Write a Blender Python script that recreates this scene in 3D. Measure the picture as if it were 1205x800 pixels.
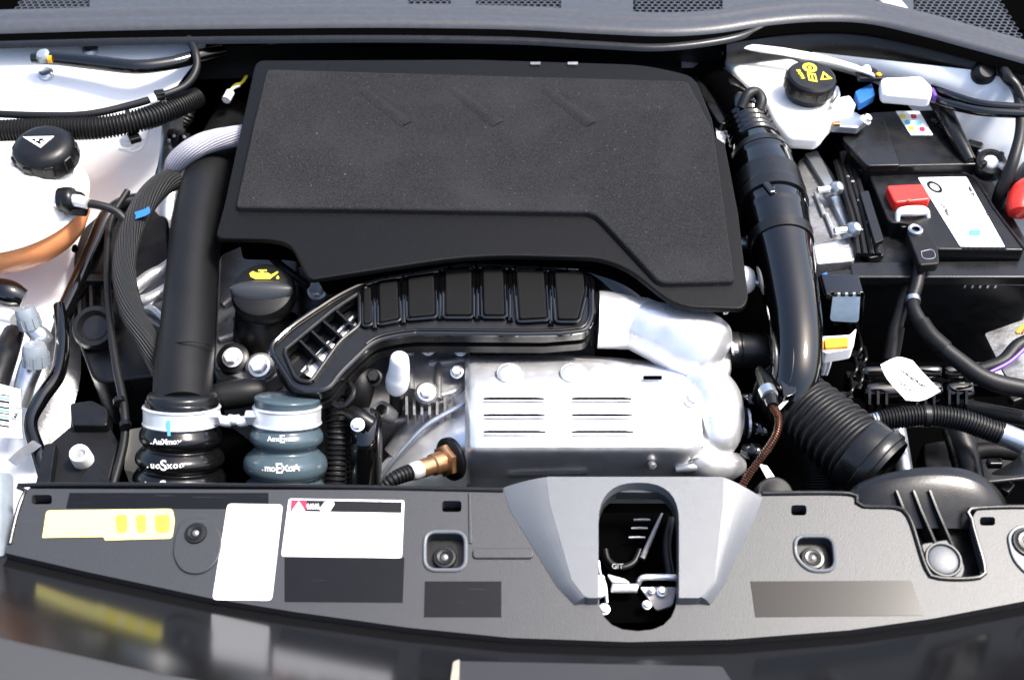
import bpy, bmesh, math, random
from mathutils import Vector as V, Matrix, Quaternion
random.seed(7)
SC = bpy.context.scene
C = SC.collection
for o in list(bpy.data.objects): bpy.data.objects.remove(o)

# ------------------------------------------------------------------ camera, light, exposure
FPX, PITCH, DIST = 1350.0, math.radians(45), 1.62          # focal length in photo pixels, downward tilt, metres to the middle of the bay
CAM = V((0, -DIST*math.cos(PITCH), DIST*math.sin(PITCH)))
cd = bpy.data.cameras.new('camera'); cam = bpy.data.objects.new('camera', cd); C.objects.link(cam)
cam.location = CAM; cam.rotation_euler = (math.radians(90)-PITCH, 0, 0)
cd.sensor_width = 36; cd.lens = FPX/1205*36; cd.clip_start = .01; cd.clip_end = 100
cd.dof.use_dof = True; cd.dof.focus_distance = 1.62; cd.dof.aperture_fstop = 4.0
SC.camera = cam
SUN_EL, SUN_AZ = math.radians(62), math.radians(88)        # azimuth measured clockwise from +y (rear of the bay)
w = bpy.data.worlds.new('World'); SC.world = w; w.use_nodes = True
nt = w.node_tree; nt.nodes.clear()
sky = nt.nodes.new('ShaderNodeTexSky'); sky.sky_type = 'NISHITA'; sky.sun_disc = False
sky.sun_elevation = SUN_EL; sky.sun_rotation = SUN_AZ; sky.air_density = 1.0; sky.dust_density = 4.0; sky.ozone_density = 1.0
bgn = nt.nodes.new('ShaderNodeBackground'); bgn.inputs['Strength'].default_value = .15
wo = nt.nodes.new('ShaderNodeOutputWorld')
nt.links.new(sky.outputs[0], bgn.inputs[0]); nt.links.new(bgn.outputs[0], wo.inputs[0])
sl = bpy.data.lights.new('sun', 'SUN'); sl.energy = 3.0; sl.angle = math.radians(10); sl.color = (1, .96, .9)
so = bpy.data.objects.new('sun', sl); C.objects.link(so)
sd = V((math.sin(SUN_AZ)*math.cos(SUN_EL), math.cos(SUN_AZ)*math.cos(SUN_EL), math.sin(SUN_EL)))
so.rotation_euler = sd.to_track_quat('Z', 'Y').to_euler()
SC.view_settings.view_transform = 'Standard'; SC.view_settings.look = 'None'
SC.view_settings.exposure = 1.25; SC.view_settings.gamma = 1; SC.view_settings.use_curve_mapping = False

# ------------------------------------------------------------------ helpers
RT, UP, FW = V((1,0,0)), V((0, math.sin(PITCH), math.cos(PITCH))), V((0, math.cos(PITCH), -math.sin(PITCH)))
def ray(px, py): return RT*((px-602.5)/FPX) - UP*((py-400)/FPX) + FW
def P(px, py, z=0., s=0.):                                   # point of the plane  height = z + s*y
    d = ray(px, py); return CAM + d*((z + s*CAM.y - CAM.z)/(d.z - s*d.y))
def PY(px, py, y):                                           # point of the upright plane at depth y
    d = ray(px, py); return CAM + d*((y-CAM.y)/d.y)
def mm(p): return (p-CAM).dot(FW)/FPX                        # metres per photo pixel at a point
X3, Z3 = V((1,0,0)), V((0,0,1))

MATS = {}
def mat(name, col, rough=.5, metal=0., spec=.5, bump=0., scale=400., var=0., vscale=30., rvar=0., coat=0., speck=0., sub=0., trans=0., detail=4., scratch=0., dust=0.):
    m = bpy.data.materials.new(name); m.use_nodes = True; n = m.node_tree; b = n.nodes['Principled BSDF']; L = n.links
    b.inputs['Base Color'].default_value = (*col, 1); b.inputs['Roughness'].default_value = rough; b.inputs['Metallic'].default_value = metal
    b.inputs['Specular IOR Level'].default_value = spec; b.inputs['Coat Weight'].default_value = coat; b.inputs['Coat Roughness'].default_value = .06
    if sub: b.inputs['Subsurface Weight'].default_value = sub; b.inputs['Subsurface Radius'].default_value = (.02, .015, .01); b.inputs['Subsurface Scale'].default_value = 1
    if trans: b.inputs['Transmission Weight'].default_value = trans
    tc = n.nodes.new('ShaderNodeTexCoord'); O = tc.outputs['Object']
    def noise(s, d=detail):
        t = n.nodes.new('ShaderNodeTexNoise'); t.inputs['Scale'].default_value = s; t.inputs['Detail'].default_value = d; L.new(O, t.inputs['Vector']); return t
    colsock = None
    if var:
        t = noise(vscale); r = n.nodes.new('ShaderNodeMapRange'); L.new(t.outputs[0], r.inputs[0])
        r.inputs[1].default_value = .3; r.inputs[2].default_value = .7; r.inputs[3].default_value = 1-var; r.inputs[4].default_value = 1+var
        h = n.nodes.new('ShaderNodeMix'); h.data_type = 'RGBA'; h.blend_type = 'MULTIPLY'; h.inputs[0].default_value = 1
        h.inputs[6].default_value = (*col, 1); L.new(r.outputs[0], h.inputs[7]); colsock = h.outputs[2]
    if speck:
        t = noise(1100, 2); r = n.nodes.new('ShaderNodeMapRange'); L.new(t.outputs[0], r.inputs[0]); r.inputs[1].default_value = .66; r.inputs[2].default_value = .78
        h = n.nodes.new('ShaderNodeMix'); h.data_type = 'RGBA'; L.new(r.outputs[0], h.inputs[0])
        if colsock: L.new(colsock, h.inputs[6])
        else: h.inputs[6].default_value = (*col, 1)
        h.inputs[7].default_value = (speck, speck, speck, 1); colsock = h.outputs[2]
    def blend(fac, c):
        h = n.nodes.new('ShaderNodeMix'); h.data_type = 'RGBA'; L.new(fac, h.inputs[0])
        if colsock: L.new(colsock, h.inputs[6])
        else: h.inputs[6].default_value = (*col, 1)
        h.inputs[7].default_value = (*c, 1); return h.outputs[2]
    def ramp(sock, a0, a1, top=1.):
        r = n.nodes.new('ShaderNodeMapRange'); L.new(sock, r.inputs[0]); r.inputs[1].default_value = a0; r.inputs[2].default_value = a1; r.inputs[4].default_value = top; return r.outputs[0]
    if dust:                                                  # lint and pale dust lying on the surface
        colsock = blend(ramp(noise(330, 1).outputs[0],   .755, .82), (dust,)*3)
        colsock = blend(ramp(noise(9, 3).outputs[0], .45, .75, .35), tuple(c*2.2 for c in col))
    if scratch:                                               # faint handling scratches
        mp = n.nodes.new('ShaderNodeMapping'); L.new(O, mp.inputs[0]); mp.inputs['Rotation'].default_value = (0,0,.7); mp.inputs['Scale'].default_value = (18,420,18)
        t = n.nodes.new('ShaderNodeTexNoise'); t.inputs['Scale'].default_value = 1; t.inputs['Detail'].default_value = 2; L.new(mp.outputs[0], t.inputs[0])
        colsock = blend(ramp(t.outputs[0], .69, .76, min(1, .5*scratch)), tuple(c*2+.02 for c in col))
    if colsock: L.new(colsock, b.inputs['Base Color'])
    if rvar:
        t = noise(vscale*1.7); r = n.nodes.new('ShaderNodeMapRange'); L.new(t.outputs[0], r.inputs[0])
        r.inputs[1].default_value = .3; r.inputs[2].default_value = .7; r.inputs[3].default_value = max(.02, rough-rvar); r.inputs[4].default_value = rough+rvar
        L.new(r.outputs[0], b.inputs['Roughness'])
    if bump:
        t = noise(scale); bu = n.nodes.new('ShaderNodeBump'); bu.inputs['Strength'].default_value = bump; bu.inputs['Distance'].default_value = .001
        L.new(t.outputs[0], bu.inputs['Height']); L.new(bu.outputs[0], b.inputs['Normal'])
    MATS[name] = m; return m
mat('panel', (.026,.028,.032), .42, spec=.5, bump=.25, scale=750, var=.14, vscale=500, scratch=.5)
mat('panel_glare_grey', (.10,.108,.12), .36, spec=.5, bump=.3, scale=1100, var=.04, vscale=40)  # paler copy of panel: sky glare put into the colour; also a grey screw
mat('pad', (.004,.004,.0042), .6, spec=.12, bump=.4, scale=900)
mat('gloss_rubber', (.003,.003,.0032), .2, spec=.5, bump=.05, scale=200)
mat('pale_blue', (.6,.74,.82), .4, var=.1, vscale=60)
mat('gloss_patch', (.004,.004,.0045), .2, spec=.32, var=.1, vscale=40, scratch=1.2)
mat('mirror_black', (.006,.006,.0065), .15, spec=.6)
mat('bumper_grey', (.035,.035,.038), .5, bump=.2, scale=700)
mat('foam', (.0145,.0148,.016), .9, spec=.12, bump=.8, scale=800, var=.6, vscale=450, speck=.11, dust=.16)
mat('cover', (.0032,.0032,.0035), .42, spec=.16, bump=.35, scale=1000, var=.15, vscale=200, rvar=.06, speck=.02, scratch=.25)
mat('black', (.004,.004,.0045), .36, spec=.35, bump=.12, scale=500, rvar=.1)
mat('black_matte', (.005,.005,.0055), .48, spec=.25, bump=.25, scale=600, var=.2, speck=.02)
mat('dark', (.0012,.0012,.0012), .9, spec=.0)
mat('gloss', (.0015,.0015,.0017), .07, spec=.6, coat=.3, rvar=.02, vscale=40)
mat('satin', (.006,.006,.0065), .3, spec=.45, bump=.1, scale=500, rvar=.06)
mat('rubber', (.005,.005,.0055), .48, spec=.35, bump=.2, scale=400, var=.2)
mat('seal', (.045,.048,.056), .4, bump=.35, scale=350, var=.12, vscale=90)
mat('white', (.82,.84,.86), .22, coat=.5, var=.015, vscale=12)
mat('tank', (.83,.82,.78), .35, sub=.25, var=.03)
mat('coolant', (.85,.34,.14), .3, sub=.4, var=.12, vscale=25)
mat('plastic_white', (.85,.85,.84), .4)
mat('alu', (.62,.62,.62), .42, metal=.85, bump=.6, scale=260, var=.15, vscale=30, rvar=.1)
mat('alu_dark', (.25,.25,.255), .46, metal=.75, bump=.8, scale=160, var=.35, vscale=22, rvar=.1)
mat('shield', (.9,.9,.91), .36, metal=.78, bump=.5, scale=70, var=.1, vscale=25, rvar=.1)
mat('steel', (.95,.955,.96), .38, metal=.7, rvar=.06)
mat('zinc', (.55,.58,.62), .3, metal=.9, bump=.2, scale=300, var=.1)
mat('copper', (.62,.33,.16), .28, metal=.9, var=.25, vscale=60, bump=.2, scale=300)
mat('copper_loom', (.09,.035,.02), .3, metal=.5, var=.5, vscale=160)
mat('blue_hose', (.05,.075,.09), .22, var=.06, bump=.15, scale=300)
mat('grey_hose', (.5,.49,.54), .65, bump=.8, scale=700, var=.1, vscale=300)
mat('red', (.75,.03,.02), .35, var=.05)
mat('blue', (.02,.13,.42), .4)
mat('orange', (.9,.35,.01), .4)
mat('yellow', (.85,.75,.04), .5)
mat('yellow_sticker', (.84,.76,.24), .35, var=.08, vscale=60)
mat('paper', (.86,.86,.87), .45, var=.02)
mat('ink', (.006,.006,.007), .5, spec=.2)
mat('ink_red', (.5,.02,.06), .4)
mat('ink_blue', (.1,.4,.55), .4)
mat('lens', (.2,.23,.26), .18, coat=.4, var=.1, vscale=40)
mat('white_ink', (.85,.85,.85), .5)
mat('purple', (.12,.05,.3), .4)
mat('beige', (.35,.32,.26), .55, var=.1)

def cloth(name, a, b):                                        # braided sleeve: cords running along the hose, crossed by fine weave
    m = mat(name, a, .55); n = m.node_tree; L = n.links; bs = n.nodes['Principled BSDF']
    uv = n.nodes.new('ShaderNodeUVMap'); uv.uv_map = 'UVMap'; sp = n.nodes.new('ShaderNodeSeparateXYZ'); L.new(uv.outputs[0], sp.inputs[0])
    outs = []
    for ku, kv in ((26*2*math.pi, 260.), (26*2*math.pi, -1900.)):
        mu = n.nodes.new('ShaderNodeMath'); mu.operation = 'MULTIPLY'; L.new(sp.outputs[0], mu.inputs[0]); mu.inputs[1].default_value = ku
        ad = n.nodes.new('ShaderNodeMath'); ad.operation = 'MULTIPLY_ADD'; L.new(sp.outputs[1], ad.inputs[0]); ad.inputs[1].default_value = kv; L.new(mu.outputs[0], ad.inputs[2])
        si = n.nodes.new('ShaderNodeMath'); si.operation = 'SINE'; L.new(ad.outputs[0], si.inputs[0]); outs.append(si)
    w2 = n.nodes.new('ShaderNodeMath'); w2.operation = 'MULTIPLY_ADD'; L.new(outs[1].outputs[0], w2.inputs[0]); w2.inputs[1].default_value = .35; L.new(outs[0].outputs[0], w2.inputs[2])
    r = n.nodes.new('ShaderNodeMapRange'); L.new(w2.outputs[0], r.inputs[0]); r.inputs[1].default_value = -1; r.inputs[2].default_value = 1.2
    mi = n.nodes.new('ShaderNodeMix'); mi.data_type = 'RGBA'; mi.inputs[6].default_value = (*b,1); mi.inputs[7].default_value = (*a,1); L.new(r.outputs[0], mi.inputs[0]); L.new(mi.outputs[2], bs.inputs['Base Color'])
    bu = n.nodes.new('ShaderNodeBump'); bu.inputs['Strength'].default_value = .9; bu.inputs['Distance'].default_value = .002; L.new(r.outputs[0], bu.inputs['Height']); L.new(bu.outputs[0], bs.inputs['Normal'])
cloth('braid', (.010,.010,.0115), (.001,.001,.001)); cloth('braid_light', (.55,.54,.6), (.28,.27,.32))

def thing(name, label, cat, loc, group=None):
    o = bpy.data.objects.new(name, None); C.objects.link(o); o.location = loc; o.empty_display_size = .02
    o['label'] = label; o['category'] = cat
    if group: o['group'] = group
    return o
def mk(name, bm, m, parent=None, label=None, cat=None, group=None, kind=None, bev=0., seg=2, ang=35, sub=0, flat=False):
    bmesh.ops.remove_doubles(bm, verts=bm.verts[:], dist=1e-6)
    bmesh.ops.recalc_face_normals(bm, faces=bm.faces[:])
    me = bpy.data.meshes.new(name); bm.to_mesh(me); bm.free()
    if not flat:
        me.shade_smooth()
        me.set_sharp_from_angle(angle=math.radians(ang))
    me.materials.append(MATS[m]); o = bpy.data.objects.new(name, me); C.objects.link(o)
    if sub: md = o.modifiers.new('sub', 'SUBSURF'); md.levels = md.render_levels = sub
    if bev: md = o.modifiers.new('bev', 'BEVEL'); md.width = bev; md.segments = seg; md.limit_method = 'ANGLE'; md.angle_limit = math.radians(ang); md.harden_normals = True
    if parent:
        o.parent = parent
        inv = Matrix.Translation(-V(parent.location)) if parent.type == 'EMPTY' else Matrix.Identity(4)   # all meshes hold scene coordinates
        o.matrix_parent_inverse = inv
    if label: o['label'] = label
    if cat: o['category'] = cat
    if group: o['group'] = group
    if kind: o['kind'] = kind
    return o
def nb(): return bmesh.new()
def rp(pts, n=5):                                             # outline in photo pixels with rounded corners (x, y, radius)
    out = []; N = len(pts)
    for i, p in enumerate(pts):
        r = p[2] if len(p) > 2 else 0
        if not r: out.append((p[0], p[1])); continue
        a, b, c = V(pts[i-1][:2]), V(p[:2]), V(pts[(i+1) % N][:2])
        u, v = (a-b), (c-b); lu, lv = u.length, v.length; u.normalize(); v.normalize()
        k = min(r, lu*.48, lv*.48); q0, q1 = b+u*k, b+v*k
        for j in range(n+1):
            t = j/n; q = q0*(1-t)**2 + b*2*t*(1-t) + q1*t*t; out.append((q.x, q.y))
    return out
def stad(x0, y0, x1, y1, r): return rp([(x0,y0,r),(x1,y0,r),(x1,y1,r),(x0,y1,r)])
def plate(bm, loops, off):                                    # filled outline (first loop) with holes, given thickness by the vector off
    off = V(off)
    tops = []; es = []
    for lp in loops:
        vs = [bm.verts.new(p) for p in lp]; tops.append(vs)
        es += [bm.edges.new((vs[i], vs[(i+1) % len(vs)])) for i in range(len(vs))]
    if len(loops) == 1: fs = [bm.faces.new(tops[0])]
    else: fs = [f for f in bmesh.ops.triangle_fill(bm, use_beauty=True, edges=es)['geom'] if isinstance(f, bmesh.types.BMFace)]
    mp = {}
    for vs in tops:
        for v in vs: mp[v] = bm.verts.new(v.co+off)
    for f in fs: bm.faces.new([mp[v] for v in reversed(f.verts)])
    for vs in tops:
        for i in range(len(vs)):
            a, b = vs[i], vs[(i+1) % len(vs)]; bm.faces.new((a, b, mp[b], mp[a]))
    return bm
def prism(pts, z, s=0., h=.01, up=0., bm=None):               # outline in pixels laid on a plane, thickness h downwards
    return plate(bm or nb(), [[P(x, y, z, s)+Z3*up for x, y in pts]], (0,0,-h))
def box(bm, c, size, rot=None):
    M = Matrix.Translation(c) @ (rot.to_4x4() if rot else Matrix.Identity(4)) @ Matrix.Diagonal((*size, 1))
    bmesh.ops.create_cube(bm, size=1, matrix=M); return bm
def lathe(bm, prof, c, axis=Z3, seg=32, sx=1.):
    q = Z3.rotation_difference(V(axis).normalized()); rings = []
    for r, h in prof:
        if r < 1e-6: rings.append([bm.verts.new(V(c)+q @ V((0,0,h)))])
        else: rings.append([bm.verts.new(V(c)+q @ V((sx*r*math.cos(2*math.pi*k/seg), r*math.sin(2*math.pi*k/seg), h))) for k in range(seg)])
    for A, B in zip(rings, rings[1:]):
        for k in range(seg):
            a, b = A[k % len(A)], A[(k+1) % len(A)]; c_, d = B[(k+1) % len(B)], B[k % len(B)]
            f = []
            for v in (a, b, c_, d):
                if v not in f: f.append(v)
            if len(f) > 2: bm.faces.new(f)
    return bm
def spline(pts, n):                                           # Catmull-Rom through points with any number of channels
    Q = [pts[0]] + list(pts) + [pts[-1]]; out = []; m = len(pts)-1
    for i in range(n+1):
        t = i/n*m; k = min(int(t), m-1); t -= k; p0, p1, p2, p3 = Q[k:k+4]
        out.append(tuple(.5*(2*b+(c-a)*t+(2*a-5*b+4*c-d)*t*t+(3*b-a-3*c+d)*t**3) for a, b, c, d in zip(p0, p1, p2, p3)))
    return out
def tube(pts, seg=16, n=40, rf=None, bm=None, caps=True, hollow=0.):   # pts: (x, y, z, r) in metres; rf(s metres along, length) scales the radius
    bm = bm or nb(); S = spline([tuple(p) for p in pts], 200)
    ln = [0]
    for a, b in zip(S, S[1:]): ln.append(ln[-1] + (V(a[:3])-V(b[:3])).length)
    tot = ln[-1]; samp = []; k = 0
    for i in range(n+1):
        s = tot*i/n
        while k < 199 and ln[k+1] < s: k += 1
        t = (s-ln[k])/max(1e-9, ln[k+1]-ln[k]); samp.append((tuple(a+(b-a)*t for a, b in zip(S[k], S[k+1])), s))
    uvl = bm.loops.layers.uv.get('UVMap') or bm.loops.layers.uv.new('UVMap')
    N = None; rings = []
    for i, (p, s) in enumerate(samp):
        a, b = V(samp[max(0,i-1)][0][:3]), V(samp[min(n,i+1)][0][:3]); T = (b-a).normalized()
        if N is None: N = T.orthogonal().normalized()
        N = (N - T*N.dot(T)).normalized(); B = T.cross(N); r = p[3]*(rf(s, tot) if rf else 1)
        rings.append([bm.verts.new(V(p[:3]) + (N*math.cos(2*math.pi*j/seg)+B*math.sin(2*math.pi*j/seg))*r) for j in range(seg)])
    for i in range(n):
        for j in range(seg):
            f = bm.faces.new((rings[i][j], rings[i][(j+1) % seg], rings[i+1][(j+1) % seg], rings[i+1][j]))
            for l, (u, v) in zip(f.loops, ((j/seg, samp[i][1]), ((j+1)/seg, samp[i][1]), ((j+1)/seg, samp[i+1][1]), (j/seg, samp[i+1][1]))): l[uvl].uv = (u, v)
    if caps: bm.faces.new(rings[0]); bm.faces.new(rings[-1])
    return bm
def pp(*pts):                                                 # (px, py, z, radius in pixels) -> metres
    out = []
    for x, y, z, r in pts: q = P(x, y, z); out.append((q.x, q.y, q.z, r*mm(q)))
    return out
def py(y, *pts):                                              # (px, py, radius in pixels) on the upright plane at depth y
    out = []
    for x, r_, r in pts: q = PY(x, r_, y); out.append((q.x, q.y, q.z, r*mm(q)))
    return out
def corr(pitch, amp, a=0., b=1e9):
    def f(s, t): return 1 + (amp*math.tanh(2.2*math.sin(2*math.pi*s/pitch))/math.tanh(2.2) if a <= s <= min(b, t) else 0)
    return f
def ncor(L, pitch, k=6): return max(8, int(L/pitch*k))
def plen(pts):
    S = spline(pts, 100); return sum((V(a[:3])-V(b[:3])).length for a, b in zip(S, S[1:]))
def corr_tube(pts, pitch, amp, seg=20, k=6): return tube(pts, seg, ncor(plen(pts), pitch, k), corr(pitch, amp))
def bolt_bm(c, r, axis=Z3, h=.008, bm=None):                   # flanged hexagon bolt head
    bm = bm or nb(); lathe(bm, [(0,0),(r*1.35,0),(r*1.35,h*.25),(r,h*.3)], c, axis, 20); lathe(bm, [(r,h*.25),(r,h*.9),(r*.85,h),(0,h)], c, axis, 6); return bm
def text_bm(s, size, origin, xdir, ydir, bold=0., depth=.0003, bm=None):
    cu = bpy.data.curves.new('t', 'FONT'); cu.body = s; cu.size = size; cu.align_x = 'CENTER'; cu.align_y = 'CENTER'; cu.extrude = depth; cu.offset = bold
    o = bpy.data.objects.new('t', cu); C.objects.link(o); dg = bpy.context.evaluated_depsgraph_get(); me = bpy.data.meshes.new_from_object(o.evaluated_get(dg))
    bpy.data.objects.remove(o); bpy.data.curves.remove(cu)
    x, y = V(xdir).normalized(), V(ydir).normalized(); zc = x.cross(y).normalized()
    M = Matrix((( x.x, y.x, zc.x, origin[0]), (x.y, y.y, zc.y, origin[1]), (x.z, y.z, zc.z, origin[2]), (0,0,0,1)))
    me.transform(M); bm = bm or nb(); bm.from_mesh(me); bpy.data.meshes.remove(me); return bm
def sheet(grid, thick, sub=2):                                 # grid of points -> smooth sheet; thickness along -z
    bm = nb(); R = [[bm.verts.new(p) for p in row] for row in grid]
    for a, b in zip(R, R[1:]):
        for i in range(len(a)-1): bm.faces.new((a[i], a[i+1], b[i+1], b[i]))
    bmesh.ops.solidify(bm, geom=bm.faces[:], thickness=thick); return bm
def fine(grid, n):                                             # resample a coarse grid of points smoothly, corners kept
    rows = [spline([tuple(p) for p in r], n) for r in grid]; cols = [spline([r[i] for r in rows], n) for i in range(n+1)]
    return [[V(c[j]) for c in cols] for j in range(n+1)]
# ------------------------------------------------------------------ the setting: dark tray under everything
b = nb(); box(b, V((0,.1,-.47)), (2.2,1.6,.02)); mk('engine_bay_floor', b, 'dark', kind='structure')

# ------------------------------------------------------------------ front panel over the radiator
SP, ZP = .25, .10
def FPn(x, y, up=0.): return P(x, y, ZP, SP) + Z3*up
def fpl(pts, up=0.): return [FPn(x, y, up) for x, y in pts]
front_edge = [(1300,682),(1205,707),(1100,727),(1000,741),(860,752),(740,755),(600,750),(480,738),(350,720),(250,704),(100,672),(5,650)]
panel_out = rp([(33,570,14),(300,571),(592,577),(900,581),(1000,581,6),(1011,595,8),(1056,598,16),(1071,613,20),(1089,668,14),(1103,680,12),(1150,680,9),(1158,668,9),(1143,612,8),(1150,598,8),(1300,596)] + front_edge)
hole = stad(704, 574, 797, 742, 46)
cups = [stad(500,626,548,671,14), rp([(935,631,12),(980,631,14),(984,672,16),(952,672,20),(936,656,10)])]
slots = [stad(37,582,61,593,4), stad(520,589,543,602,4), stad(931,594,949,606,4), stad(1153,608,1171,618,4)]
fr = thing('radiator_cover', 'wide black plastic cover panel across the front with stickers and oval latch opening', 'cover panel', FPn(600,660))
mk('panel', plate(nb(), [fpl(panel_out)] + [fpl(h) for h in [hole]+cups+slots], (0,0,-.014)), 'panel', fr, bev=.0022, seg=3)
# bead along the rear rim
def bead(name, pts, r, m, par, up=.001): return mk(name, tube([(*FPn(x,y,up), r) for x, y in pts], 10, 60), m, par)
bead('rim', [(12,640),(20,605),(30,578),(38,571),(300,571.5),(592,577)], .0028, 'satin', fr)
bead('rim', [(897,581),(1000,581.5),(1011,595),(1056,598),(1071,613),(1089,668),(1103,680),(1150,680),(1158,668),(1143,612),(1150,598),(1290,596.5)], .0028, 'satin', fr)
# raised pedestal round the latch opening
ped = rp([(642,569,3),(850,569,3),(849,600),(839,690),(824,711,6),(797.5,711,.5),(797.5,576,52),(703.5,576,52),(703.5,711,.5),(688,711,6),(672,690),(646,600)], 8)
pdl = mk('pedestal', plate(nb(), [fpl(ped, .014)], (0,0,-.0135)), 'panel_glare_grey', fr, bev=.004, seg=4, label='raised black plate round the oval latch opening, sky glare painted in as pale grey')
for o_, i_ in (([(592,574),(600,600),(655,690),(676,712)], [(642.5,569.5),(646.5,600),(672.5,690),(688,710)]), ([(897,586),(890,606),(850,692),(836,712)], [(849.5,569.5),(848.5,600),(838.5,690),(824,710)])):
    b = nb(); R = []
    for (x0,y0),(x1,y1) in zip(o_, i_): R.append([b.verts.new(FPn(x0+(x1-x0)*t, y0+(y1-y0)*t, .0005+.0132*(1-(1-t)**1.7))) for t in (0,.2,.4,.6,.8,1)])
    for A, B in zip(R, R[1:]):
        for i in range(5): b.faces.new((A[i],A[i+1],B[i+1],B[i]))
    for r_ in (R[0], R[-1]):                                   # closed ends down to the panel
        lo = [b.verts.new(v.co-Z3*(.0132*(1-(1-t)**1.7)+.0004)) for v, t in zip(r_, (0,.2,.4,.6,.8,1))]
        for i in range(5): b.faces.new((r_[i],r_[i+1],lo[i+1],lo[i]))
    mk('side_slope', b, 'panel_glare_grey', pdl, ang=50)
# stiffening ribs and step lines
mk('rib', plate(nb(), [fpl(stad(556,646,628,658,6), .003)], (0,0,-.0028)), 'panel', fr, bev=.0018, seg=3)
mk('rib', plate(nb(), [fpl(rp([(551,580,2),(554,580,2),(556,640,2),(552,640,2)]), .002)], (0,0,-.0018)), 'panel', fr, bev=.0008)
# smooth rectangles moulded into the grain
for q in (rp([(500,684),(590,684),(590,726),(499,726)]), rp([(883,684),(1072,683),(1087,724),(889,726)]), rp([(335,656),(476,656),(474,709),(335,708)]), rp([(82,580),(316,580),(316,599),(78,598)])):
    mk('smooth_patch', plate(nb(), [fpl(q, .0006)], (0,0,-.0005)), 'gloss_patch', fr)
# left oval pad
pad = mk('clip_pad', plate(nb(), [fpl(rp([(217,610,14),(250,612,16),(263,632,16),(258,660,20),(240,677,18),(215,675,18),(203,655,16),(207,628,16)]), .003)], (0,0,-.0028)), 'panel', fr, bev=.0015, seg=3)
pad2 = mk('clip_pad', plate(nb(), [fpl(rp([(1196,618,14),(1250,618,16),(1250,680,16),(1215,684,18),(1190,660,16),(1184,630,12)]), .003)], (0,0,-.0028)), 'panel_glare_grey', fr, bev=.0015, seg=3)
nrm = V((0,-SP,1)).normalized()
def push_pin(x, y, up, k=1.):
    c = FPn(x, y, up); s = mm(c)*k
    o = mk('push_pin', lathe(nb(), [(0,.001),(5*s,.001),(6*s,.003),(9*s,.0035),(10*s,.0025),(13*s,.0022),(14*s,.0005),(14*s,-.003)], c, nrm, 28), 'satin', fr)
    mk('pin_head', lathe(nb(), [(0,.0035),(2.2*s,.0032),(4.2*s,.0015),(4.5*s,0)], c, nrm, 16), 'alu_dark', o)
push_pin(231,629,.003,.95); push_pin(523,650,-.010); push_pin(958,651,-.010); push_pin(1208,640,.004,1.3)
for q, n in ((cups[0],0),(cups[1],1)):
    mk('recess', plate(nb(), [fpl([(x+(x-(524 if n == 0 else 960))*.06, y+(y-650)*.06) for x, y in q], -.0142)], (0,0,-.003)), 'black', fr)
    mk('recess_rim', tube([(*FPn(x,y,.0008), .0024) for x, y in q+q[:1]], 8, 70), 'panel_glare_grey', fr)
for q in slots: mk('slot_bottom', plate(nb(), [fpl([(x+(x-sum(a for a,_ in q)/len(q))*.2, y+(y-sum(a for _,a in q)/len(q))*.3) for x,y in q], -.0142)], (0,0,-.002)), 'dark', fr)
# stickers: pale yellow strip, white sheet, white sheet with a black header
def sticker(pts, m, label, up=.0012):
    return mk('sticker', plate(nb(), [fpl(pts, up)], (0,0,-.0004)), m, fr, label=label)
ys = sticker(rp([(55,601,4),(203,599,4),(206,612,3),(203,634,5),(124,636),(122,632),(50,633)]), 'yellow_sticker', 'pale yellow sticker strip beside the left clip')
for (x0,x1) in ((136,150),(160,172),(182,200)):
    mk('print', plate(nb(), [fpl(rp([(x0,607,5),(x1,606,5),(x1,627,6),(x0+2,628,6)]), .0016)], (0,0,-.0003)), 'yellow', ys)
sticker(rp([(268,593,5),(333,594,5),(320,707,6),(250,706,6)]), 'paper', 'tall blank white sticker')
ws = sticker(rp([(340,587,3),(476,589,3),(473,657,4),(331,655,4)]), 'paper', 'white sticker with black header bar')
mk('header', plate(nb(), [fpl([(343,589),(473,591.5),(472.5,604),(342,602)], .0016)], (0,0,-.0003)), 'ink', ws)
mk('header_red', plate(nb(), [fpl([(343,589),(361,589.3),(360,602.3),(342,602)], .0019)], (0,0,-.0002)), 'ink_red', ws)
mk('warning_triangle', plate(nb(), [fpl([(344,601.5),(352,590.5),(359,601.5)], .0022)], (0,0,-.0002)), 'white_ink', ws)
mk('pictogram', plate(nb(), [fpl(rp([(376,600),(382,592),(392,590),(394,594,1),(389,602),(378,602.5)]), .0022)], (0,0,-.0002)), 'white_ink', ws)
for i in range(5): mk('pictogram', plate(nb(), [fpl([(361+i*3,595+(i%2)*2),(363+i*3,593),(364+i*3,599),(362+i*3,600.5)], .0021)], (0,0,-.0002)), 'white_ink', ws)
mk('pictogram', tube([(*FPn(x,y,.0016), .0006) for x, y in ((437,616),(443,618),(445,622),(441,629))], 6, 16), 'ink_blue', ws)

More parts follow.
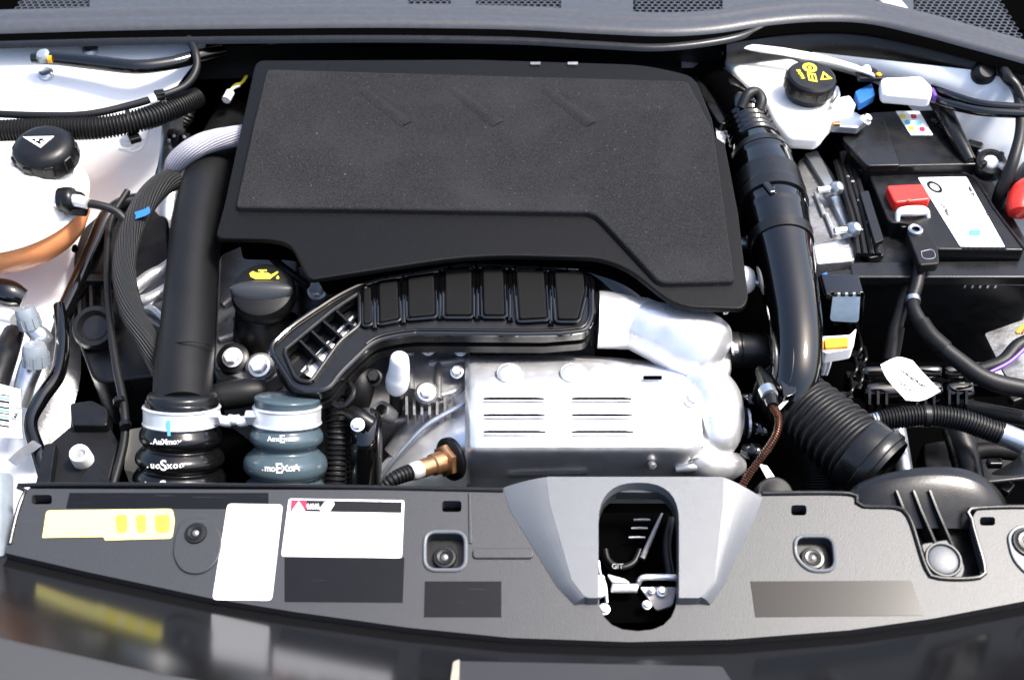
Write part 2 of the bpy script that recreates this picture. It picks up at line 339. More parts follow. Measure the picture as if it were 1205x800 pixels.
# glossy rear wall of the bumper: rises towards the viewer from the panel's front edge
HP = [FPn(x, y, -.012) for x, y in front_edge]
HP = [HP[0]] + HP + [HP[-1]+V((-.25,.13,.0))]; HP[0] = HP[1]+V((.2,.08,0))
al = math.radians(36)
gr = thing('bumper', 'dark bumper with glossy black inner wall in front of the cover panel', 'bumper', FPn(600,780,-.01))
b = nb(); R = []
for p in HP: R.append([p+V((0,.01,-.006)), p, p+V((0,-math.cos(al),math.sin(al)))*.1, p+V((0,-math.cos(al),math.sin(al)))*.185])
R = [[b.verts.new(q) for q in r] for r in R]
for A, B in zip(R, R[1:]):
    for i in range(3): b.faces.new((A[i], A[i+1], B[i+1], B[i]))
mk('inner_wall', b, 'mirror_black', gr)
b = nb(); R = []
for p in HP:
    q = p+V((0,-math.cos(al),math.sin(al)))*.1845
    R.append([b.verts.new(q+V(d)) for d in ((0,.001,-.001),(0,-.004,.0035),(0,-.012,.004),(0,-.08,-.004),(0,-.16,-.04),(0,-.22,-.12))])
for A, B in zip(R, R[1:]):
    for i in range(5): b.faces.new((A[i], A[i+1], B[i+1], B[i]))
mk('outer_skin', b, 'bumper_grey', gr)
h0 = FPn(600,750,-.012); ta = math.tan(al)
def wp(x, y, up): return P(x, y, h0.z+ta*h0.y+up, -ta)
tr = thing('reflection_plate', 'grey plate with a beige edge standing in for the pedestal reflection at the bottom centre', 'insert', wp(690,790,.0))  # pedestal's reflection on the wall put into shape as a plate with beige edge
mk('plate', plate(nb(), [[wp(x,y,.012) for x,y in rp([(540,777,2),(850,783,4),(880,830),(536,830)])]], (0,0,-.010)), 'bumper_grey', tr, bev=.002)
mk('beige_edge', plate(nb(), [[wp(x,y,.013) for x,y in rp([(533,778,3),(541,775,2),(539,830),(526,830)])]], (0,0,-.012)), 'beige', tr, bev=.0015)

# ------------------------------------------------------------------ engine cover
ZC, SCV = .072, .14
def cv(pts, up=0.): return [P(x, y, ZC, SCV)+Z3*up for x, y in pts]
ec = thing('engine_cover', 'large black engine cover with raised speckled foam panel', 'engine cover', P(580,330,.05))
cov = rp([(301,71,10),(560,70),(760,76,30),(818,90,14),(838,140),(842,160),(853,168),(869,250),(881,352,12),(874,363,8),(796,361,26),(740,316,24),(706,303,26),(560,299,60),(364,329,6),(357,316,20),(342,287,34),(318,281,20),(253,280,10),(263,245)])
mk('shell', plate(nb(), [cv(cov)], (0,0,-.009)), 'cover', ec, bev=.0024, seg=3)
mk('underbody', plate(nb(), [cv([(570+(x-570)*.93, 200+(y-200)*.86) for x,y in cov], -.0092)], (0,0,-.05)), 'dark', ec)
b = nb()
fl = rp([(839,160),(864,336,6),(776,338,10),(699,255,12),(278,249,6),(299,152)]); rl = rp([(299,152),(314,82,4),(809,97,5),(839,160)])
crease = P(570,152,ZC,SCV).y
def pd(x, y):
    p = P(x, y, ZC, SCV)+Z3*.009; return p - Z3*max(0, p.y-crease)*.055
tv = {}
def vv(x, y, d):
    k = (round(x,2), round(y,2), d)
    if k not in tv: tv[k] = b.verts.new(pd(x,y)+Z3*d)
    return tv[k]
for lp in (fl, rl):
    b.faces.new([vv(x,y,0) for x,y in lp])
for lp in (fl, rl):
    for (x0,y0),(x1,y1) in zip(lp, lp[1:]+lp[:1]):
        if {(x0,y0),(x1,y1)} == {(839,160),(299,152)}: continue
        b.faces.new((vv(x0,y0,0), vv(x1,y1,0), vv(x1,y1,-.0088), vv(x0,y0,-.0088)))
fp = mk('foam_panel', b, 'foam', ec, bev=.0035, seg=3, ang=30, label='raised speckled foam panel')
for x0, x1 in ((424,480),(532,586),(640,696)):                 # low diagonal mouldings on the sloping rear part
    pts = [(x0+(x1-x0)*t, 106+45*t) for t in (0,.25,.5,.75,1)]
    mk('ridge', tube([(*(pd(x,y)-Z3*(.0292-.0014*i/4)), .030) for i,(x,y) in enumerate(pts)], 60, 16), 'foam', fp)
for x in (630,674): mk('latch_tab', prism(stad(x-6,75,x+6,78,1), ZC, SCV, .002, .003), 'alu_dark', ec)
# fixing studs on the right edge
for x, y in ((878,285),(884,330)):
    mk('stud', tube(pp((x-14,y,.02,7),(x+4,y+1,.02,7),(x+6,y+1,.02,5),(x+18,y+2,.02,5)), 14, 16), 'plastic_white' if y > 300 else 'zinc', ec)

# ------------------------------------------------------------------ ribbed intake duct under the cover
ZD, SD = .035, .12
def du(pts, up=0.): return [P(x, y, ZD, SD)+Z3*up for x, y in pts]
idt = thing('intake_duct', 'ribbed black plastic intake duct curving below the engine cover', 'duct', P(520,400,-.05))
outl = rp([(316,411,12),(345,385),(400,348,20),(440,330,20),(512,318,20),(545,312,10),(620,315),(685,320,12),(697,332,8),(697,376,10),(690,391,10),(640,395),(480,394,30),(440,403,14),(402,440),(386,461,10),(348,462,12)])
opening = rp([(334,414,6),(392,366,8),(423,346,4),(424,384,6),(400,403,10),(366,451,6),(349,449,8)])
mk('body', plate(nb(), [du(outl), du(opening)], (0,0,-.014)), 'satin', idt, bev=.003, seg=3)
mk('underside', plate(nb(), [du([(x,y) for x,y in outl], -.022)], (0,0,-.012)), 'black', idt)
inner = [(x+(520-x)*.015, y+(360-y)*.10) for x,y in outl if x > 425]
mk('inner_ridge', tube([(*(P(x,y,ZD,SD)+Z3*.004), .0022) for x,y in inner], 8, 160), 'gloss', idt)
for x,y0,y1 in ((441,338,388),(475,330,382),(518,322,378),(562,319,378),(600,320,380),(648,322,384)):
    mk('cross_ridge', tube([(*(P(x,y,ZD,SD)+Z3*(.004 if abs(y-(y0+y1)/2) < 20 else .002)), r_) for y,r_ in ((y0,.0045),(y0+8,.003),((y0+y1)/2,.0024),(y1-8,.003),(y1,.0045))], 10, 30), 'gloss', idt)
mk('rim', tube([(*(P(x,y,ZD,SD)+Z3*.003), .0042) for x,y in outl+outl[:1]], 10, 220), 'gloss', idt)
mk('opening_rim', tube([(*(P(x,y,ZD,SD)+Z3*.002), .0032) for x,y in opening+opening[:1]], 10, 120), 'satin', idt)
pads = [[(428,343),(437,341),(438,383),(428,385)],[(446,337),(468,334),(470,378),(447,383)],[(480,331),(511,327),(512,374),(481,377)],[(524,321),(555,320),(555,374),(524,374)],
        [(568,320),(592,320),(594,374),(569,374)],[(607,323),(640,322),(643,377),(611,379)],[(652,324),(686,323),(688,346),(680,379),(656,379)]]
for q in pads:
    cx, cy = sum(p[0] for p in q)/len(q), sum(p[1] for p in q)/len(q)
    g = [(cx+(x-cx)*1.16, cy+(y-cy)*1.08) for x, y in q]
    pc = mk('pocket', plate(nb(), [du(rp([(*p,5) for p in g]), .003)], (0,0,-.0028)), 'gloss', idt, bev=.0015, seg=3)
    mk('pocket_face', plate(nb(), [du(rp([(*p,4) for p in q]), .0075)], (0,0,-.0055)), 'pad', pc, bev=.0026, seg=3)
    gl = rp([(*p,5) for p in g]); mk('pocket_rim', tube([(*(P(x,y,ZD,SD)+Z3*.0035), .0026) for x,y in gl+gl[:1]], 10, 60), 'gloss', pc)
for a, c in (((345,392),(392,440)),((358,381),(405,425)),((372,370),(416,408)),((388,358),(425,392))):
    p, q = P(*a,ZD,SD), P(*c,ZD,SD); d = (q-p); nn = d.cross(Z3).normalized()*.0016
    b = nb(); plate(b, [[p+nn, q+nn, q-nn, p-nn]], (0,0,-.02)); mk('lattice_rib', b, 'satin', idt)
for a, c in (((360,425),(420,366)),((348,440),(362,428))):
    p, q = P(*a,ZD,SD)-Z3*.008, P(*c,ZD,SD)-Z3*.008; nn = (q-p).cross(Z3).normalized()*.0014
    b = nb(); plate(b, [[p+nn, q+nn, q-nn, p-nn]], (0,0,-.014)); mk('lattice_rib', b, 'satin', idt)
for x in (455,485,530,560,606,636,667): 
    y0 = 320 if x > 500 else 328-(x-455)*.2
    mk('snap_tab', plate(nb(), [du([(x-1,y0-6),(x+1,y0-6),(x+1,y0+3),(x-1,y0+3)], .0075)], (0,0,-.004)), 'dark', idt)
mk('mouth_flap', plate(nb(), [du([(352,428),(385,392),(402,402),(372,440)], -.0145)], (0,0,-.002)), 'steel', idt)
mk('mouth_flap', plate(nb(), [du([(392,384),(414,362),(422,380),(404,398)], -.0145)], (0,0,-.002)), 'steel', idt)
# black tube behind the duct, under the cover's front lip
mk('vacuum_pipe', tube(pp((560,318,.03,9),(620,314,.028,12),(690,322,.026,18),(738,346,.022,22),(770,370,.01,22)), 18, 40), 'gloss', label='glossy black pipe between the cover lip and the ribbed duct', cat='pipe')

# ------------------------------------------------------------------ turbo outlet housing and heat shield
tb = thing('turbo_housing', 'bright cast aluminium turbo housing above the slotted heat shield', 'turbocharger', P(790,430,-.1))
mk('outlet', tube(pp((704,376,.0,34),(730,377,.0,34),(762,379,.0,34),(785,386,.0,36)), 40, 30), 'shield', tb)
b = nb(); tube(pp((752,381,0,33),(790,394,.0,40),(820,408,-.005,44),(842,418,-.01,38),(852,423,-.012,20)), 36, 30, bm=b); mk('scroll', b, 'shield', tb)
mk('flange', prism(rp([(770,352,10),(836,360,16),(858,392,14),(862,436,14),(850,452,12),(800,440,20),(772,410,14)]), -.012, 0, .03), 'alu', tb, bev=.006, seg=3)
mk('collar', tube(pp((692,372,-.002,30),(700,374,-.002,32),(707,376,-.002,35)), 40, 8), 'black', tb)
mk('bolt', bolt_bm(P(851,362,.0), .008, V((.6,-.3,.6))), 'steel', tb)
mk('bolt', bolt_bm(P(862,410,.0), .007, V((1,-.2,.3))), 'steel', tb)
mk('actuator_can', tube(pp((848,412,-.03,22),(868,412,-.03,22),(872,412,-.03,21),(900,413,-.03,21),(903,413,-.03,18)), 32, 30), 'satin', label='short black cylinder beside the bright turbo housing', cat='actuator')

hs = thing('heat_shield', 'bright pressed metal heat shield with six horizontal slots', 'heat shield', P(700,560,-.15))
prof = [(418,-.055),(424,-.022),(430,-.008),(440,.0),(462,.004),(490,.003),(515,-.001),(527,-.008),(534,-.018),(552,-.06),(592,-.15)]
xs = [547,550,556,580,640,700,760,800,812,826]
grid = []
def ssurf(x, y):
    for (r0,z0),(r1,z1) in zip(prof, prof[1:]):
        if r0 <= y <= r1: return z0+(z1-z0)*(y-r0)/(r1-r0)
    return 0
for r, z in prof:
    row = []
    for i, x in enumerate(xs):
        dz = {0:-.03, 1:-.008, 2:-.001, 8:-.006, 9:-.02}.get(i, 0)
        wob = .0015*math.sin(x*.05+r*.09)
        row.append(P(x, r+(max(0,x-700)*.10 if r < 450 else 0), z+dz+wob))
    grid.append(row)
mk('shell', sheet(grid, .0012), 'shield', hs, sub=2)
for x in (600,675):
    c = P(x,439,.002); mk('embossed_ring', tube([(c.x+.0175*math.cos(k*math.pi/12), c.y+.0175*math.sin(k*math.pi/12), c.z+.0005, .0011) for k in range(25)], 8, 48), 'alu', hs); mk('embossed_disc', lathe(nb(), [(0,.004),(.012,.0038),(.0155,.002),(.018,-.003)], c, V((0,-.1,1)), 36), 'shield', hs)
for r in (469,488.5,508):
    for x0, x1 in ((569,640),(673,743)):
        x1 += (r-469)*.06; zz = ssurf(x0, r)+.0026
        o = mk('slot', prism(rp([(x0,r-1.0),(x0+8,r-1.6),(x1-10,r-1.6),(x1,r-.6),(x1,r+.6),(x1-10,r+.9),(x0,r+.7)]), zz, 0, .002), 'dark', hs)
        mk('louvre_lip', tube([(*(P(x,r+2.2,zz)), .0012) for x in (x0,x0+12,x1-12,x1)], 8, 20), 'shield', o)
mk('slot', prism(stad(757,442,779,445.5,1.5), .006, 0, .002), 'dark', hs)
mk('rivet', lathe(nb(), [(0,.005),(.004,.004),(.006,.001),(.006,-.004)], PY(767,545,P(767,540,-.03).y)-V((0,.004,0)), V((0,-1,.5)), 20), 'alu_dark', hs)
b = nb(); plate(b, [[P(x,y,z) for x,y,z in ((598,558,-.068),(690,556,-.062),(690,560,-.07),(598,562,-.076))]], (0,-.001,.0007)); mk('seam', b, 'alu', hs)
# rounded right end of the shield, the turbine outlet
to = thing('turbine_elbow', 'lumpy bright cast elbow at the right end of the heat shield', 'exhaust', P(840,560,-.2))
b = nb(); tube(pp((812,448,-.03,22),(836,462,-.03,30),(846,486,-.035,30),(844,512,-.045,27),(832,530,-.07,20)), 30, 30, bm=b); mk('upper_lobe', b, 'shield', to)
b = nb(); tube(pp((812,520,-.05,20),(826,540,-.06,24),(850,548,-.07,20),(872,545,-.075,12)), 28, 24, bm=b); mk('lower_lobe', b, 'shield', to)
for i in range(3): mk('fin', tube(pp((796,528+i*12,-.035-.012*i,5),(812,526+i*12,-.03-.012*i,6),(826,524+i*12,-.03-.012*i,5)), 12, 12), 'alu', to)
mk('boss', lathe(nb(), [(0,.006),(.006,.006),(.008,.003),(.009,-.004)], P(814,470,.006), V((.3,-.3,1)), 24), 'shield', to)
for i in range(3): mk('band', tube(pp((862+i*8,498,-.05,20-i),(865+i*8,498,-.05,20-i)), 28, 3), 'zinc' if i != 1 else 'black', to)

# ------------------------------------------------------------------ left lower shield with the oxygen sensor
ls = thing('manifold_shield', 'sloping metal shield carrying the copper coloured oxygen sensor', 'heat shield', P(500,570,-.2))
G = []
for r in ([(528,462,-.1),(540,452,-.08),(552,446,-.06)],[(492,498,-.1),(520,486,-.07),(552,476,-.05)],[(462,530,-.12),(505,512,-.075),(552,505,-.05)],[(432,566,-.15),(490,548,-.09),(552,545,-.07)],[(420,592,-.2),(480,590,-.15),(552,592,-.14)]):
    G.append([P(*q) for q in r])
mk('sheet', sheet(G, .0015), 'shield', ls, sub=2)
mk('fold', tube(pp((548,474,-.045,3),(500,502,-.06,3),(465,540,-.09,3),(440,572,-.12,3)), 10, 30), 'zinc', ls)
mk('upper_arm', tube(pp((552,452,-.07,12),(520,470,-.08,16),(490,500,-.1,15),(462,535,-.13,12)), 16, 24), 'alu_dark', ls)
ax = (P(470,560,-.03)-P(530,540,-.055)).normalized(); c0 = P(530,540,-.055)
os_ = thing('oxygen_sensor', 'copper coloured oxygen sensor with ribbed black boot', 'sensor', c0)
s0 = mm(c0)
mk('bung', lathe(nb(), [(0,-.004),(26*s0,-.004),(26*s0,.002),(22*s0,.005),(17*s0,.005)], c0, ax, 40), 'black', os_)
mk('hexagon', lathe(nb(), [(20*s0,.0),(20*s0,.012),(17*s0,.014),(0,.014)], c0, ax, 6), 'copper', os_)
mk('barrel', lathe(nb(), [(13*s0,.012),(13*s0,.03),(11*s0,.032),(11*s0,.05),(0,.05)], c0, ax, 28), 'copper', os_)
mk('crimp', lathe(nb(), [(10.5*s0,.048),(10.8*s0,.062),(9*s0,.066),(0,.066)], c0, ax, 28), 'steel', os_)
e0 = c0+ax*.062; b = nb(); pts = [(*e0, 9*s0), (*(e0+ax*.02), 8.5*s0), (*(e0+ax*.04+V((0,0,-.006))), 7*s0), (*(e0+ax*.07+V((0,0,-.03))), 5*s0)]
mk('boot', corr_tube(pts, .005, .1), 'rubber', os_)

# ------------------------------------------------------------------ engine block behind
eb = thing('engine_block', 'cast aluminium engine head showing between the duct and the shields', 'engine', P(480,470,-.3))
b = nb(); plate(b, [[P(x,y,-.085) for x,y in rp([(255,330,8),(420,300),(700,340),(700,440,10),(556,470),(520,490,10),(430,500,10),(400,470,10),(310,470,10),(250,440,10)])]], (0,0,-.25)); mk('casting', b, 'alu_dark', eb, bev=.006)
mk('deck', prism(rp([(466,398,6),(552,396,4),(552,440,6),(540,460,8),(500,470,8),(470,452,8)]), -.055, 0, .03), 'alu', eb, bev=.004, seg=3)
mk('deck', prism(rp([(258,300,8),(300,282,6),(350,300,8),(352,400,6),(330,440,8),(300,455,6),(252,430,6)]), -.055, 0, .03), 'alu_dark', eb, bev=.004, seg=3)
for x0,y0,x1,y1,r in ((480,405,548,402,6),(505,428,550,424,5),(478,400,484,460,5),(516,412,516,470,4),(436,398,470,404,7),(258,400,345,372,5),(262,360,300,330,5),(505,398,560,396,9)):
    mk('casting_rib', tube(pp((x0,y0,-.052,r),((x0+x1)/2,(y0+y1)/2,-.05,r*1.1),(x1,y1,-.052,r)), 12, 10), 'alu_dark', eb)
for x,y,r in ((274,421,9),(306,431,10),(502,462,8),(476,411,7),(504,410,7),(538,438,6),(374,342,9),(440,444,7),(290,456,5),(542,412,6)):
    c = P(x,y,-.035 if x < 480 and y > 350 else -.04); s = mm(c)
    mk('bolt', bolt_bm(c, r*s, V((random.uniform(-.2,.2),-.5,1)), .012), 'steel', eb)
for x,y,r in ((274,421,19),(306,431,17),(502,462,14),(476,411,12)):
    c = P(x,y,-.042); s = mm(c); mk('boss', lathe(nb(), [(0,.004),(r*.8*s,.004),(r*s,.001),(r*1.05*s,-.03)], c, V((0,-.4,1)), 28), 'black' if x == 274 else 'alu_dark', eb)
for i in range(7): mk('fin', prism(rp([(477+i*9,466,1),(480+i*9,466,1),(480+i*9,488,1),(477+i*9,488,1)]), -.055, 0, .02), 'alu_dark', eb)

# sensor with white cap
sn = thing('cap_sensor', 'small white capped sensor on a black stem left of the slotted shield', 'sensor', P(468,480,-.1))
mk('cap', tube(py(P(468,440,.0).y, (470,417,3),(470,420,10),(470,430,12),(469,440,13),(468,446,14),(467,455,13),(467,460,9)), 24, 30), 'plastic_white', sn)
mk('stem', tube(py(P(468,440,-.005).y, (467,455,9),(466,480,8),(465,505,7)), 16, 12), 'black', sn)

# ------------------------------------------------------------------ oil filler
oc = thing('oil_filler', 'round black oil filler cap with yellow oil can symbol', 'filler cap', P(309,390,-.05))
oa = V((0,-.28,1)).normalized(); c = P(309,341,.03); s = mm(c); R = 38*s
mk('cap', lathe(nb(), [(0,.004),(R*.8,.004),(R*.93,.001),(R,-.006),(R,-.02),(R*.95,-.024),(R*.9,-.03)], c, oa, 56), 'black_matte', oc)
q = Z3.rotation_difference(oa)
b = nb(); vs = []
for i in range(25):
    t = -1+2*i/24; hw = R*.30*math.sqrt(max(0,1-t*t))+.0006
    vs.append([q @ V((t*R*.97, yy, zz))+c for yy, zz in ((-hw-.006,.002),(-hw-.004,.006),(-hw*.3-.004,.011+.004*(1-t*t)),(hw*.5-.004,.011+.004*(1-t*t)),(hw-.002,.006),(hw,.002))])
vs = [[b.verts.new(p) for p in r] for r in vs]
for A, B in zip(vs, vs[1:]):
    for i in range(5): b.faces.new((A[i],A[i+1],B[i+1],B[i]))
mk('grip', b, 'panel', oc, ang=60)
ox, oy = q @ X3, q @ V((0,1,0)); o0 = c + q @ V((0,R*.52,.0045))
can = [(-15,-4),(-9,-7),(8,-7),(17,2),(16,4),(9,-1),(4,2),(-1,2),(-1,4),(3,4),(3,6),(-7,6),(-7,4),(-4,4),(-4,2),(-10,2),(-13,4),(-17,1)]
mk('oil_can_symbol', plate(nb(), [[o0+ox*x*s+oy*y*s for x,y in can]], oa*-.0006), 'yellow', oc)
mk('oil_drop', plate(nb(), [[o0+ox*x*s+oy*y*s for x,y in ((17,-2),(19,-5),(18,-7),(16,-7),(15,-5))]], oa*-.0006), 'yellow', oc)
mk('neck', tube(pp((309,352,-.0,31),(309,372,-.02,32),(309,392,-.05,34),(309,405,-.09,36)), 40, 12), 'black', oc)
mk('neck_flange', prism(rp([(270,372,8),(350,366,8),(352,392,8),(330,408,8),(300,400,8)]), -.045, 0, .02), 'gloss', oc, bev=.003)
mk('dipstick_strut', tube(pp((300,285,.01,5),(330,312,.012,5),(362,336,.01,5)), 10, 12), 'black', oc)
# ------------------------------------------------------------------ bulkhead, cowl and seal along the back
b = nb(); plate(b, [[V((x,.64,z)) for x,z in ((-1,-.46),(1,-.46),(1,.12),(-1,.12))]], (0,.02,0)); mk('bulkhead', b, 'dark', label='dark bulkhead wall behind the engine cover', cat='bulkhead')
mk('insulation', sheet([[P(x,y,z)+V((0,0,.004*math.sin(x*.03+y))) for x in range(200,900,50)] for y,z in ((54,.13),(62,.105),(75,.075),(92,.05))], .01), 'black_matte', label='crumpled black insulation mat behind the engine cover', cat='insulation', sub=2)
ZS = .165
sc = [(-60,33),(0,31),(150,27),(300,25),(450,24),(600,26),(700,31),(780,34),(840,31),(900,22),(960,17),(1020,19),(1080,32),(1140,48),(1205,66),(1270,85)]
ws_ = thing('weather_seal', 'long grey rubber weather seal along the cowl', 'rubber seal', P(600,40,.14))
def sweep(prof, path, zoff=0.):                              # prof in pixels (dy down the picture, dz metres up)
    b = nb(); R = []
    for x, y in spline(path, 90): R.append([b.verts.new(P(x, y+dy, ZS)+Z3*(dz+zoff)) for dy, dz in prof])
    for A, B in zip(R, R[1:]):
        for i in range(len(prof)-1): b.faces.new((A[i],A[i+1],B[i+1],B[i]))
    return b
mk('bulb', sweep([(-24,-.02),(-23,-.008),(-20,-.001),(-16,.003),(-10,.003),(-8,.0),(-5,.0015),(0,.001),(3,-.003),(4,-.008)], sc), 'seal', ws_, ang=80)
mk('groove', sweep([(3,-.009),(8,-.011),(11,-.016)], sc), 'dark', ws_, ang=80)
sc2 = [p for p in sc if p[0] < 900]+[(880,30),(930,24)]
mk('lip', sweep([(10,-.014),(12,-.0085),(14,-.0075),(16,-.009),(17,-.015)], [(x,y) for x,y in sc if x < 820]+[(860,24),(900,10),(930,-2)]), 'satin', ws_, ang=80)
cg = thing('cowl_grille', 'black honeycomb air grille behind the weather seal', 'grille', P(600,2,.15))
# honeycomb: each cell a hexagonal ring
def hexmesh(x0, x1, y0, y1, zf, a=.0075, t=.0016, ok=None):
    b = nb(); r = 0; yy = y0
    while yy < y1:
        xx = x0 + (a*math.sqrt(3)/2 if r % 2 else 0)
        while xx < x1:
            if ok is None or ok(xx, yy):
                o_, i_, d_ = [], [], []
                for k in range(6):
                    A = math.radians(60*k+30); u = V((math.cos(A), math.sin(A), 0)); z = zf(xx, yy)
                    o_.append(b.verts.new(V((xx,yy,z))+u*a)); i_.append(b.verts.new(V((xx,yy,z))+u*(a-t))); d_.append(b.verts.new(V((xx,yy,z-.004))+u*(a-t)))
                for k in range(6):
                    j = (k+1) % 6; b.faces.new((o_[k],o_[j],i_[j],i_[k])); b.faces.new((i_[k],i_[j],d_[j],d_[k]))
            xx += a*math.sqrt(3)
        yy += a*1.5; r += 1
    return b
def inv(p):                                                   # scene point -> photo pixel
    d = p-CAM; k = FPX/d.dot(FW); return 602.5+d.x*k, 400-d.dot(UP)*k
S1 = spline(sc, 90)
def seal_y(px): return min(S1, key=lambda q: abs(q[0]-px))[1]
def okc(x, y):
    px, q = inv(V((x,y,ZS-.012)));
    return -70 < px < 1260 and -60 < q < seal_y(px)-12 and not (105 < px < 480 or 530 < px < 560 or 660 < px < 745 or 850 < px < 1075)
mk('honeycomb', hexmesh(-.85,.85,.42,.78, lambda x,y: ZS-.012, .0065, .0014, okc), 'seal', cg, kind='stuff')
mk('tray', plate(nb(), [[V(p) for p in ((-1,.62,ZS-.05),(1,.62,ZS-.05),(1,.9,ZS-.05),(-1,.9,ZS-.05))]], (0,0,-.01)), 'dark', cg)
for a, c in ((105,480),(530,560),(660,745),(850,1075)):
    mk('plain_strip', plate(nb(), [[P(x,y,ZS-.010) for x,y in ((a,seal_y(a)-8),(c,seal_y(c)-8),(c,-40),(a,-40))]], (0,0,-.006)), 'seal', cg, bev=.001)
mk('badge', prism(rp([(1030,-4,4),(1060,0,4),(1072,14,6),(1050,10,4)]), ZS-.006, 0, .003), 'plastic_white', cg)
# black cowl side plate at the right
cs = thing('cowl_side_plate', 'black plastic plate hanging below the seal at the right', 'cowl', P(1050,80,.1))
G = [[P(x, y+dy, z) for x, y in ((855,44),(900,36),(960,30),(1020,32),(1080,46),(1140,62),(1230,88))] for dy, z in ((-4,.15),(8,.142),(22,.125),(34,.105))]
for j, g in enumerate(G[3]): G[3][j] = g
mk('plate', sheet(G, .004), 'black', cs, sub=1)
mk('grommet', lathe(nb(), [(0,.006),(.012,.006),(.016,.003),(.02,-.004),(.02,-.02)], P(1160,84,.135), V((0,-.6,.8)), 32), 'rubber', cs)
mk('hook', tube(pp((1178,78,.14,6),(1186,92,.145,7),(1196,102,.14,6),(1205,120,.13,5)), 14, 20), 'black', cs)
# wiper washer pipe end near the cover corner
wn = thing('hose_joint', 'pale grey hose joint with orange ring at the cover corner', 'hose', P(830,70,.08))
mk('pipe', tube(pp((812,60,.09,7),(826,63,.09,8),(838,64,.09,7),(850,66,.09,5)), 16, 20), 'grey_hose', wn); mk('ring', tube(pp((824,63,.09,8.8),(828,63,.09,8.8)), 18, 4), 'orange', wn)
mk('foil', sheet([[P(x,y,.08+.004*math.sin(x+y)) for x in (802,812,822,832)] for y in (68,74,80)], .002), 'shield', wn)

# ------------------------------------------------------------------ left: painted inner wing
def wing(rows, n): return sheet([[P(*(a+(b_-a)*i/n for a, b_ in zip(L0, R0))) for i in range(n+1)] for L0, R0 in rows], .002)
lw = thing('inner_wing', 'white painted inner wing panel on the left behind the coolant tank', 'body panel', P(60,200,-.2))
mk('panel', wing([((-90,36,.142),(250,40,.135)),((-90,60,.13),(238,66,.122)),((-90,110,.098),(196,112,.088)),((-90,160,.06),(188,160,.04)),((-90,205,.0),(188,205,-.03)),((-90,260,-.05),(150,262,-.09)),((-90,330,-.09),(92,330,-.13)),((-90,430,-.12),(88,430,-.16)),((-90,520,-.15),(84,520,-.19)),((-90,620,-.2),(60,620,-.24))], 6), 'white', lw, sub=2)
mk('strut', tube(pp((205,110,.06,14),(203,170,-.03,17),(200,230,-.07,18),(196,300,-.12,18)), 14, 16), 'zinc', lw)
for x,y in ((106,58),(54,86),(150,165)):
    c = P(x,y,{58:.13,86:.112,165:.05}[y]); mk('grommet', lathe(nb(), [(0,.002),(.007,.002),(.010,.0035),(.013,.001),(.013,-.004)], c, V((0,-.2,1)), 24), 'zinc' if y < 150 else 'white', lw)
mk('hole_plug', lathe(nb(), [(0,.002),(.006,.002),(.007,-.003)], P(88,292,-.068), V((.3,-.4,1)), 20, .7), 'dark', lw)
mk('hole_plug', lathe(nb(), [(0,.002),(.006,.002),(.007,-.003)], P(52,508,-.14), V((.3,-.4,1)), 20, .7), 'dark', lw)
mk('lower_flange', wing([((70,350,-.085),(120,318,-.11)),((58,400,-.09),(92,392,-.12)),((44,440,-.1),(98,440,-.13)),((38,470,-.11),(86,480,-.14)),((36,520,-.12),(70,528,-.15))], 3), 'alu', lw, sub=2)
mk('seam_line', tube(pp((140,176,.045,1.5),(160,178,.04,1.5),(172,165,.045,1.5),(176,150,.058,1.5)), 8, 16), 'white', lw)

# coolant tank
ct = thing('coolant_tank', 'white translucent coolant tank with orange coolant and black cap', 'coolant tank', P(10,330,-.05))
tcn = P(0,226,.05); R = 96*mm(tcn)
mk('upper_shell', lathe(nb(), [(0,.048),(R*.3,.047),(R*.55,.042),(R*.75,.032),(R*.88,.016),(R*.93,.0),(R*.94,-.012),(R*1.0,-.014)], tcn, Z3, 64, 1.0), 'tank', ct, ang=60)
mk('seam_flange', lathe(nb(), [(R*.92,-.012),(R*1.02,-.012),(R*1.035,-.015),(R*1.02,-.018),(R*.92,-.018)], tcn, Z3, 64), 'tank', ct, ang=60)
mk('lower_shell', lathe(nb(), [(R*.98,-.018),(R*1.0,-.032),(R*.98,-.05),(R*.9,-.07),(R*.7,-.09),(0,-.1)], tcn, Z3, 64), 'coolant', ct, ang=60, label='lower shell showing orange coolant')
for k in range(4):
    a = math.radians(-75+k*32); d = V((math.cos(a), math.sin(a), 0)); b = nb()
    plate(b, [[tcn+d*R*.72+V((0,0,.034)), tcn+d*R*.93+V((0,0,.004)), tcn+d*R*.93+V((0,0,-.004)), tcn+d*R*.70+V((0,0,.024))]], d.cross(Z3)*.003); mk('mould_rib', b, 'tank', ct)
cc = P(50,172,.115); s = mm(cc); r = 37*s; ca = V((.02,-.12,1)).normalized()
cap = mk('cap', lathe(nb(), [(0,.010),(r*.62,.0095),(r*.82,.006),(r*.93,0),(r*.98,-.008),(r*1.0,-.028),(r*.97,-.031),(r*.8,-.031),(r*.7,-.05)], cc, ca, 60), 'black', ct, ang=50)
q = Z3.rotation_difference(ca)
for k in range(9):
    a = 2*math.pi*(k+.3)/9; d = V((math.cos(a), math.sin(a), 0)); M = (q @ Quaternion(Z3, a)).to_matrix()
    mk('grip_rib', box(nb(), cc+q @ (d*r*.965+V((0,0,-.015))), (.006,.016,.022), M), 'black', cap, bev=.003, seg=3)
wt = [cc+q @ V((x*s,y*s,.0112)) for x, y in ((-22,6),(14,8),(3,-12))]; wi = [cc+q @ V((x*s,y*s,.0112)) for x, y in ((-13,3),(8,4.5),(1.5,-7))]
mk('warning_triangle', plate(nb(), [wt, wi], q @ V((0,0,-.001))), 'white_ink', cap)
